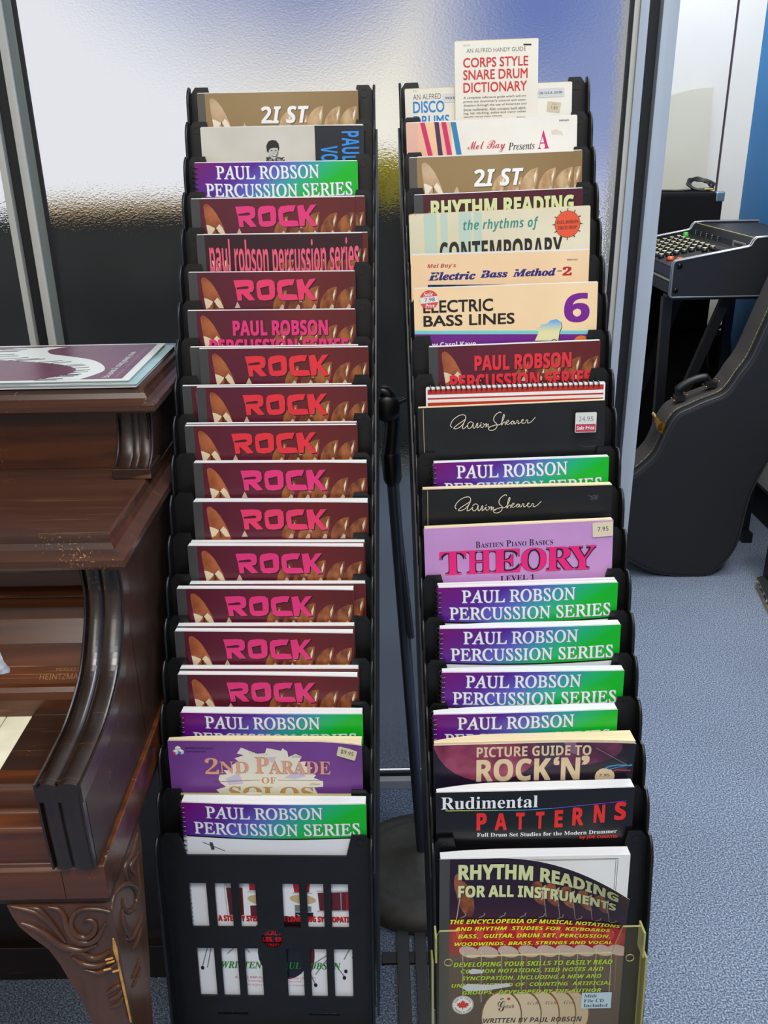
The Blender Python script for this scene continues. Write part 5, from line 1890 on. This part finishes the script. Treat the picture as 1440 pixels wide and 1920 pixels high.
def lid_book(name, label, art, corner, rz, t, z, pages, lift=0.0):
    root = empty(name, label, 'book', (corner[0], corner[1], z - FLOOR), 'music books on the piano lid')
    root.rotation_euler = (0, 0, rz)
    W, H = art.W, art.H
    mb = MB()
    for k, (mat, vs, fs) in enumerate(art.ops):
        mb.add([((u - W) * 1e-3, (H - v) * 1e-3, (t + 0.3 + LIFT * layers(art)[k]) * 1e-3) for u, v in vs], [f[::-1] for f in fs], mat)
    edge = M((196, 204, 198), 0.4)
    c = [((0) * 1e-3, 0), (0, H * 1e-3), (-W * 1e-3, H * 1e-3), (-W * 1e-3, 0)]
    mb.rings([[(x, y, (t - 0.2) * 1e-3) for x, y in c], [(x, y, (t + 0.29) * 1e-3) for x, y in c]], edge)
    mb.build('cover', root)
    pb = MB()
    nl = 3
    for k in range(nl):
        e = 1.0 + 0.9 * (k % 2)
        pb.box((-W + 1) * 1e-3, -e * 1e-3, 0.8e-3 * e, (H - 1.5) * 1e-3, t * k / nl * 1e-3, (t * (k + 1) / nl - 0.3) * 1e-3, pages)
    pb.build('pages', root)
    return root


aqua = Art(290, 172)
aqua.fill(noise_mat('aqua_cover', (150, 186, 186), (176, 204, 200), scale=(20, 20, 20), rough=0.4))
aqua.mm(M((70, 140, 170), 0.4), 20, 140, 190, 172)
lid_book('piano_book', 'pale aqua music book lying flat beneath the plum one on the piano', aqua, (-0.2285, 0.8045), 0.0, 3.2, LIDZ, WHITE_PAGES)
lid_book('piano_book', 'plum music book with a white curving keyboard band, lying on the piano lid', mus, (-0.236, 0.806), 0.012, 2.6, LIDZ + 0.0037, WHITE_PAGES)

UNIT = 1.0877
# ------------------------------------------------------------------ microphone stand between the racks
CAST = noise_mat('cast_iron', (62, 60, 54), (74, 71, 64), scale=(60, 60, 60), rough=0.55)
CHROME = M((74, 80, 90), 0.25, 0.5, 0.8)
BLK = M((14, 14, 15), 0.35)
ms = empty('microphone_stand', 'black microphone stand with round cast base, standing between the two racks', 'stand', (0.053, 1.13, 0))
m = MB()
m.lathe([(0.0, 0.0), (0.124, 0.0), (0.126, 0.006), (0.123, 0.022), (0.112, 0.030), (0.098, 0.033), (0.093, 0.0325), (0.089, 0.035), (0.083, 0.036), (0.078, 0.0345), (0.05, 0.042), (0.026, 0.049), (0.018, 0.056), (0.0, 0.057)], (0, 0, 0), CAST, 56)
m.build('base', ms)
m = MB()
ax = Vector((-0.041, 0.0, 0.669)).normalized()
top = Vector((0, 0, 0.055)) + ax * 0.66
m.tube([Vector((0, 0, 0.05)), top], 0.0085, CHROME, n=20)
m.build('pole', ms)
m = MB()
m.tube([top - ax * 0.005, top + ax * 0.001, top + ax * 0.012, top + ax * 0.036, top + ax * 0.040], [0.0105, 0.0125, 0.0130, 0.0135, 0.0115], BLK, n=20)
m.build('clutch', ms)
m = MB()
h0 = top + ax * 0.036
hd = smooth_path([h0, h0 + Vector((0.003, 0.0, 0.03)), h0 + Vector((0.004, 0.0, 0.06)), h0 + Vector((-0.002, 0.0, 0.083)), h0 + Vector((-0.012, 0, 0.088))], 5)
m.tube(hd, [0.012 - 0.004 * (i / (len(hd) - 1)) for i in range(len(hd))], BLK, n=12)
m.lathe([(0.0, -0.012), (0.016, -0.012), (0.018, -0.009), (0.018, 0.009), (0.016, 0.012), (0.0, 0.012)], tuple(h0 + Vector((-0.004, 0, 0.066))), BLK, 24, axis='y')
m.tube([h0 + Vector((0.012, -0.006, 0.075)), h0 + Vector((0.022, -0.006, 0.079))], 0.004, BLK, n=8)
m.build('boom_joint', ms)
m = MB()
m.tube([h0 + Vector((-0.008, 0.018, 0.08)), Vector((-0.0165, -0.012, 0.47))], 0.005, CHROME, n=12)
m.tube([Vector((0.0035, 0.012, 0.56)), Vector((-0.0165 + 0.03, -0.0, 0.435)), Vector((-0.0165 + 0.0308, -0.0, 0.43))], [0.005, 0.005, 0.0062], CHROME, n=12)
m.build('boom_arm', ms)

m = MB()
bars = empty('stand_foot', 'two flat dark metal bars lying on the carpet before the round stand base', 'foot', (0.03, 0.9, 0))
m = MB(); m.box(-0.022, -0.0035, -0.16, 0.115, 0.004, 0.010, M((40, 41, 42), 0.5)); m.build('bar', bars, 0.001)
m = MB(); m.box(0.005, 0.0225, -0.16, 0.115, 0.004, 0.010, M((40, 41, 42), 0.5)); m.build('bar', bars, 0.001)
m = MB(); m.box(-0.045, 0.03, 0.055, 0.075, 0.0, 0.0045, M((20, 20, 21), 0.5)); m.box(-0.045, 0.03, -0.155, -0.14, 0.0, 0.0045, M((20, 20, 21), 0.5)); m.build('cross_bar', bars, 0.0008)

# ------------------------------------------------------------------ guitar case
TOLEX = noise_mat('black_tolex', (20, 21, 23), (28, 29, 31), scale=(500, 500, 500), rough=0.62, bump=0.4, bump_scale=900)
TOLEXB = noise_mat('brown_black_tolex', (52, 48, 48), (66, 61, 60), scale=(400, 400, 400), rough=0.6, bump=0.4, bump_scale=900)
GOLD = M((196, 150, 70), 0.3, 1.0)
THREAD = M((206, 196, 110), 0.8)
GY = 2.2
outl = [(0.8272, 0.0014), (0.8973, 0.0030), (0.9333, 0.026), (0.9640, 0.0683), (0.9790, 0.1184), (0.9850, 0.1854), (0.9914, 0.2416), (1.005, 0.290), (1.0229, 0.3372), (1.042, 0.385), (1.070, 0.425), (1.092, 0.465), (1.098, 0.51), (1.082, 0.558), (1.062, 0.60),
        (1.058, 0.64), (1.078, 0.71), (1.105, 0.80), (1.150, 0.95), (1.185, 1.07), (1.188, 1.10), (1.165, 1.125), (1.125, 1.13), (1.098, 1.11), (1.062, 0.995), (1.01, 0.84), (0.985, 0.76), (0.9646, 0.695), (0.9409, 0.620), (0.9160, 0.578), (0.9015, 0.5499),
        (0.8798, 0.5248), (0.8347, 0.5064), (0.8006, 0.4903), (0.7728, 0.4764), (0.754, 0.450), (0.7400, 0.4122), (0.7236, 0.3653), (0.6907, 0.3269), (0.6552, 0.2957), (0.630, 0.255), (0.6175, 0.21), (0.6185, 0.155), (0.630, 0.110), (0.6578, 0.0727), (0.699, 0.0439), (0.7524, 0.0162)]
OUT = [(p.x, p.z) for p in smooth_path([(x, 0, z) for x, z in outl + outl[:1]], 4)][:-1]
case = empty('guitar_case', 'black hardshell guitar case with yellow stitching, leaning at right', 'case', (0.86, GY, 0.0))
cx_, cz_ = 0.86, 0.3


def inset(pts, d):
    n_ = len(pts)
    o_ = []
    for i in range(n_):
        a, b_ = Vector(pts[i - 1]), Vector(pts[(i + 1) % n_])
        t = (b_ - a).normalized()
        o_.append((pts[i][0] - t.y * d, pts[i][1] + t.x * d))
    return o_


def cbuild(mb, name, label=None, bevel=0.0):
    mb.v = [(x - 0.86, y - GY, z) for x, y, z in mb.v]
    o = mb.build(name, case, bevel=bevel, fix=True)
    if label:
        o['label'] = label
    return o


def zfix(pts):
    return [(x, max(z, 0.002)) for x, z in pts]


def shell(mb, levels, mat):
    mb.rings([[(x, y, z) for x, z in zfix(inset(OUT, d))] for d, y in levels], mat)


m = MB()
shell(m, [(0.010, GY), (0.004, GY + 0.0015), (0.001, GY + 0.006), (0.0, GY + 0.011), (0.0, GY + 0.028)], TOLEX)
cbuild(m, 'lid_shell')
m = MB()
shell(m, [(0.0, GY + 0.030), (0.0, GY + 0.118), (0.004, GY + 0.128), (0.012, GY + 0.13)], TOLEXB)
cbuild(m, 'body_shell', 'brownish black side wall of the case')
m = MB()
m.tube([(x, GY + 0.0285, z) for x, z in zfix(inset(OUT, -0.0015))] + [(inset(OUT, -0.0015)[0][0], GY + 0.0285, 0.003)], 0.0032, TOLEX, n=8, cap=False)
m.tube([(x, GY + 0.006, z) for x, z in zfix(inset(OUT, 0.0016))] + [(inset(OUT, 0.0016)[0][0], GY + 0.006, 0.003)], 0.0036, M((46, 46, 50), 0.5), n=8, cap=False)
cbuild(m, 'piping')
m = MB()
ring = zfix(inset(OUT, -0.0004))
acc = 0.0
for a, b_ in zip(ring, ring[1:] + ring[:1]):
    A, B = Vector((a[0], GY + 0.036, a[1])), Vector((b_[0], GY + 0.036, b_[1]))
    L_ = (B - A).length
    k = 0.0
    while k < L_:
        if (acc + k) % 0.011 < 0.007:
            e = min(L_, k + 0.0072)
            m.tube([A.lerp(B, k / L_), A.lerp(B, e / L_)], 0.0017, THREAD, n=5)
            k = e + 0.0034
        else:
            k += 0.001
    acc += L_
cbuild(m, 'stitching')
# handle across the waist
H0, H1 = Vector((0.792, GY + 0.075, 0.497)), Vector((0.872, GY + 0.075, 0.533))
up_ = Vector((-0.41, 0, 0.91))
m = MB()
hp = smooth_path([H0, H0 + up_ * 0.022 + (H1 - H0) * 0.02, H0.lerp(H1, 0.3) + up_ * 0.031, H0.lerp(H1, 0.7) + up_ * 0.031, H1 + up_ * 0.022 - (H1 - H0) * 0.02, H1], 6)
m.tube(hp, [0.006 if (i < 7 or i > len(hp) - 8) else 0.0105 for i in range(len(hp))], M((18, 18, 19), 0.5), n=12)
hnd = cbuild(m, 'handle')
m = MB()
for P in (H0, H1):
    m.box(P.x - 0.012, P.x + 0.012, P.y - 0.014, P.y + 0.014, P.z - 0.004, P.z + 0.010, M((24, 24, 25), 0.4))
    for sx in (-0.016, 0.016):
        for sy in (-0.012, 0.012):
            m.lathe([(0.0, 0.003), (0.0025, 0.003), (0.003, 0.0), (0.0, 0.0)], (P.x + sx, P.y + sy, P.z + sx * 0.45 + 0.004), GOLD, 8)
cbuild(m, 'handle_mount').parent = hnd
# brass latch on the upper bout
m = MB()
lp = Vector((0.742, GY + 0.040, 0.432))
for rr, yy, dz in ((0.013, 0.0, 0.0), (0.010, 0.018, 0.004), (0.006, 0.036, 0.008)):
    m.tube([lp + Vector((-0.001, yy - 0.006, dz)), lp + Vector((-0.004, yy + 0.008, dz + 0.003))], [rr, rr * 0.8], GOLD, n=14)
m.box(lp.x - 0.004, lp.x + 0.002, lp.y - 0.022, lp.y + 0.030, lp.z - 0.016, lp.z + 0.014, GOLD)
m.tube([lp + Vector((-0.006, 0.040, 0.016)), lp + Vector((-0.010, 0.052, 0.020))], 0.0045, M((226, 206, 150), 0.3, 1.0), n=10)
cbuild(m, 'latch', 'brass latch')

# ------------------------------------------------------------------ mixing console on its stand
CB = noise_mat('console_black', (22, 23, 26), (30, 31, 34), scale=(300, 300, 300), rough=0.5)
EDGE = M((150, 152, 156), 0.35, 0.6)
con = empty('mixing_console', 'black mixing console with rows of cream-topped knobs and orange knobs', 'mixing console', (0.985, 2.65, 0.742))


def kb(mb, name, label=None, bevel=0.0):
    mb.v = [(x - 0.985, y - 2.65, z - 0.742) for x, y, z in mb.v]
    o = mb.build(name, con, bevel=bevel)
    if label:
        o['label'] = label
    return o


CP = [(0.784, 0.742), (0.7795, 0.748), (0.7795, 0.829), (0.785, 0.8365), (0.972, 0.8695), (0.980, 0.873), (0.986, 0.886), (0.993, 0.8925), (1.02, 0.8946), (1.19, 0.8946), (1.19, 0.742)]
for y0 in (2.40, 2.886):
    m = MB()
    m.rings([[(x, y0, z) for x, z in CP], [(x, y0 + 0.014, z) for x, z in CP]], CB)
    for yy in (y0 + 0.001, y0 + 0.013):
        m.tube([(x, yy, z) for x, z in CP + CP[:1]], 0.0028, EDGE, n=6)
    if y0 < 2.5:
        for x, z in ((0.796, 0.824), (0.792, 0.760)):
            m.lathe([(0.0, -0.004), (0.004, -0.004), (0.0075, -0.001), (0.0075, 0.0), (0.0, 0.0)], (x, y0, z), M((22, 22, 24), 0.2, 0.6), 16, axis='y')
    kb(m, 'end_cheek')
m = MB()
m.extrude_y([(0.786, 0.746), (0.786, 0.818), (0.972, 0.8525), (0.978, 0.858), (0.984, 0.872), (0.9945, 0.889), (1.185, 0.889), (1.185, 0.746)], 2.414, 2.886, CB)
m.box(0.7845, 0.7865, 2.414, 2.886, 0.790, 0.814, M((34, 36, 74), 0.4))
m.box(0.784, 0.7866, 2.414, 2.886, 0.779, 0.784, M((196, 190, 160), 0.5))
m.box(0.7845, 0.7866, 2.414, 2.886, 0.748, 0.776, M((40, 40, 52), 0.5))
m.box(0.9955, 0.999, 2.414, 2.886, 0.8885, 0.8905, M((190, 176, 120), 0.5))
for k in range(5):
    y = 2.83 - 0.048 * k
    m.box(0.9795, 0.982, y - 0.004, y + 0.004, 0.860, 0.872, M((6, 6, 7), 0.5))
    for dz in (0.861, 0.866, 0.871):
        m.box(0.9785, 0.9805, y + 0.008, y + 0.010, dz, dz + 0.0018, M((190, 190, 190), 0.5))
m.box(0.978, 0.981, 2.44, 2.53, 0.858, 0.874, M((150, 146, 146), 0.5))
m.box(0.9775, 0.979, 2.455, 2.515, 0.862, 0.870, M((70, 62, 66), 0.5))
for k in range(7):
    y = 2.47 + 0.012 * k
    m.box(0.925, 0.94, y, y + 0.006, 0.845, 0.852, M((12, 12, 13), 0.4))
con_body = kb(m, 'body')


def surf(x):
    return 0.818 + (x - 0.786) * (0.8525 - 0.818) / (0.972 - 0.786)


def knob_mesh(capc, skirt, r=0.0085, h=0.012):
    mb = MB()
    mb.lathe([(0.0, 0.0), (r * 1.08, 0.0), (r, h * 0.35), (r * 0.82, h * 0.9), (0.0, h * 0.9)], (0, 0, 0), skirt, 14)
    mb.lathe([(r * 0.80, h * 0.88), (r * 0.80, h), (0.0, h * 1.02)], (0, 0, 0), capc, 14)
    return mb.mesh('knob')


kc = knob_mesh(M((216, 208, 160), 0.45), M((14, 14, 15), 0.4))
ko = knob_mesh(M((226, 104, 50), 0.45), M((200, 84, 40), 0.4), 0.010, 0.010)
kg = knob_mesh(M((84, 196, 84), 0.45), M((60, 160, 60), 0.4), 0.009, 0.016)


def knob(me, x, y):
    o = bpy.data.objects.new('knob', me)
    scene.collection.objects.link(o)
    o.parent = con_body
    o.location = ((x - 0.985) * UNIT, (y - 2.65) * UNIT, (surf(x) - 0.742) * UNIT)
    return o


for c in range(9):
    for r_ in range(7):
        y, x = 2.855 - 0.043 * c, 0.805 + 0.0215 * r_
        if (c > 6 and r_ in (2, 3, 4)) or (c == 8 and r_ > 4) or (c > 6 and r_ < 2):
            continue
        knob(kc, x, y)
for x, y in ((0.813, 2.535), (0.824, 2.49)):
    knob(ko, x, y)['label'] = 'orange knob'
knob(kg, 0.957, 2.862)['label'] = 'green knob'

st = empty('console_stand', 'black metal stand with slanting legs under the mixing console', 'stand', (0.98, 2.62, 0))
BL = M((22, 22, 24), 0.4)


def sb(mb, name, label=None):
    mb.v = [(x - 0.98, y - 2.62, z) for x, y, z in mb.v]
    o = mb.build(name, st)
    return o


def bar(mb, a, b_, w, d, mat):
    a, b_ = Vector(a), Vector(b_)
    t = (b_ - a).normalized()
    s_ = Vector((0, 1, 0))
    n_ = t.cross(s_).normalized()
    mb.rings([[tuple(p + n_ * w * i + s_ * d * j) for i, j in ((-.5, -.5), (.5, -.5), (.5, .5), (-.5, .5))] for p in (a, b_)], mat)


for y in (2.46, 2.80):
    m = MB(); bar(m, (0.790, y, 0.735), (0.812, y, 0.0), 0.026, 0.022, BL); sb(m, 'leg')
    m = MB(); bar(m, (0.955, y, 0.735), (0.800, y, 0.25), 0.026, 0.018, BL); sb(m, 'brace')
    m = MB(); bar(m, (1.10, y, 0.735), (1.10, y, 0.0), 0.026, 0.022, BL); sb(m, 'leg')
m = MB()
m.box(0.785, 1.17, 2.44, 2.48, 0.728, 0.742, BL)
m.box(0.785, 1.17, 2.78, 2.82, 0.728, 0.742, BL)
m.box(0.795, 0.825, 2.42, 2.84, 0.0, 0.02, BL)
m.box(1.085, 1.115, 2.42, 2.84, 0.0, 0.03, BL)
sb(m, 'frame')

# ------------------------------------------------------------------ speaker cabinets, cables, board
FELT = noise_mat('black_carpet_covering', (12, 12, 14), (22, 22, 24), scale=(500, 500, 500), rough=0.95, bump=0.6, bump_scale=700, spec=0.2)


def cabinet(name, label, x0, x1, y0, y1, z0, z1, corners=True):
    root = empty(name, label, 'speaker cabinet', ((x0 + x1) / 2, (y0 + y1) / 2, z0))
    X, Y, Z = (x0 + x1) / 2, (y0 + y1) / 2, z0
    mb = MB(); mb.box(x0 - X, x1 - X, y0 - Y, y1 - Y, 0, z1 - Z, FELT)
    body = mb.build('cabinet_body', root, 0.010)
    if corners:
        for sx in (-1, 1):
            mb = MB()
            xx = (x1 - X) * sx
            a, b_ = sorted((xx - sx * 0.026, xx + sx * 0.0025))
            mb.box(a, b_, y0 - Y - 0.0025, y0 - Y + 0.02, z1 - Z - 0.028, z1 - Z + 0.0025, M((150, 168, 176), 0.3, 0.8))
            mb.build('corner_guard', body, 0.005)
    return root


cabinet('speaker_cabinet', 'black carpeted speaker cabinet with metal corners behind the mixing console', 0.80, 1.082, 2.915, 3.11, 0.543, 0.978)
cabinet('speaker_cabinet', 'wide black lower cabinet under the carpeted speaker, below the console', 0.78, 1.135, 2.845, 3.11, 0.0, 0.541, False)


def coil(name, label, c, rx, rz, n_, seed, rad, flat, plug=True):
    rnd_ = random.Random(seed)
    pts = []
    for k in range(n_ * 8):
        a = k * 2 * PI / 8
        s_ = 0.75 + 0.35 * rnd_.random()
        if flat:
            pts.append((rx * s_ * math.cos(a) + 0.01 * rnd_.random(), 0.03 * math.sin(a) * s_, rad + abs(rz * (0.5 + 0.5 * math.sin(a)) * s_)))
        else:
            pts.append((rx * s_ * math.cos(a), 0.012 * rnd_.random(), rz * s_ * math.sin(a)))
    if flat:
        pts += [(-rx * 1.6, -0.01, rad), (-rx * 2.6, 0.0, rad), (-rx * 3.4, 0.01, rad)]
    root = empty(name, label, 'cable', c)
    mb = MB()
    mb.tube(smooth_path(pts, 4), rad, M((16, 16, 18), 0.4), n=6)
    mb.build('cord', root)
    if plug:
        mb = MB()
        mb.tube([(rx * 0.2, -0.03, rad * 2), (rx * 0.9, -0.032, rad * 2)], 0.0035, M((206, 176, 90), 0.3, 0.8), n=8)
        mb.build('plug', root)
    return root


coil('cable', 'coiled black cable lying on top of the carpeted speaker cabinet', (1.025, 2.99, 0.979), 0.038, 0.034, 5, 4, 0.0032, True)
coil('cable', 'looped black cable hanging behind the slanting brace under the console', (1.10, 2.835, 0.50), 0.04, 0.075, 4, 9, 0.004, False, False)

bd = MB()
bx0, bx1, bz0, bz1 = 0.86, 1.072, 0.979, 1.283
arc = [(bx0 + (bx1 - bx0) * k / 14, bz1 - 0.055 * (1 - k / 14) ** 2) for k in range(15)]
prof = [(bx1, bz0), (bx0, bz0)] + arc
tiltm = Matrix.Translation((0, 0, 0))
bd.rings([[(x, BACK_Y - 0.052 + (z - bz0) * 0.10, z) for x, z in prof], [(x, BACK_Y - 0.046 + (z - bz0) * 0.10, z) for x, z in prof]], noise_mat('cream_board', (186, 184, 168), (196, 193, 178), scale=(3, 3, 3), rough=0.6))
tag(bd.build('display_board', fix=True), 'cream board with a rounded top corner leaning on the white wall', 'board')

# ------------------------------------------------------------------ cabinet and plinth at the right edge
cb = empty('instrument_cabinet', 'black cabinet with a wooden plinth at the right edge of the carpet', 'cabinet', (1.11, 2.03, 0))
m = MB(); m.box(-0.082, 0.09, -0.13, 0.107, 0.0, 0.42, M((20, 20, 22), 0.5)); m.build('body', cb, 0.003)
m = MB()
m.rings([[(-0.092, 0.115, 0.0), (-0.125, -0.05, 0.0), (-0.085, -0.05, 0.0), (-0.083, 0.115, 0.0)], [(-0.092, 0.115, 0.014), (-0.125, -0.05, 0.014), (-0.085, -0.05, 0.014), (-0.083, 0.115, 0.014)]], noise_mat('plywood_edge', (170, 146, 108), (194, 170, 130), scale=(20, 20, 90), rough=0.6))
plinth = m.build('plinth', cb, 0.001)
m = MB()
m.rings([[(-0.100, 0.10, 0.030), (-0.126, -0.06, 0.030), (-0.083, -0.06, 0.036), (-0.083, 0.10, 0.036)], [(-0.100, 0.10, 0.032), (-0.126, -0.06, 0.032), (-0.083, -0.06, 0.038), (-0.083, 0.10, 0.038)]], STEEL)
m.build('metal_flange', cb, 0.0006)
for k in range(3):
    m = MB()
    m.lathe([(0.0, 0.0), (0.006, 0.0), (0.006, 0.009), (0.003, 0.010), (0.003, 0.017), (0.0, 0.017)], (-0.098 - 0.0085 * k, 0.070 - 0.04 * k, 0.014), STEEL, 12)
    m.build('bolt', plinth)

bpy.data.objects.remove(_to)
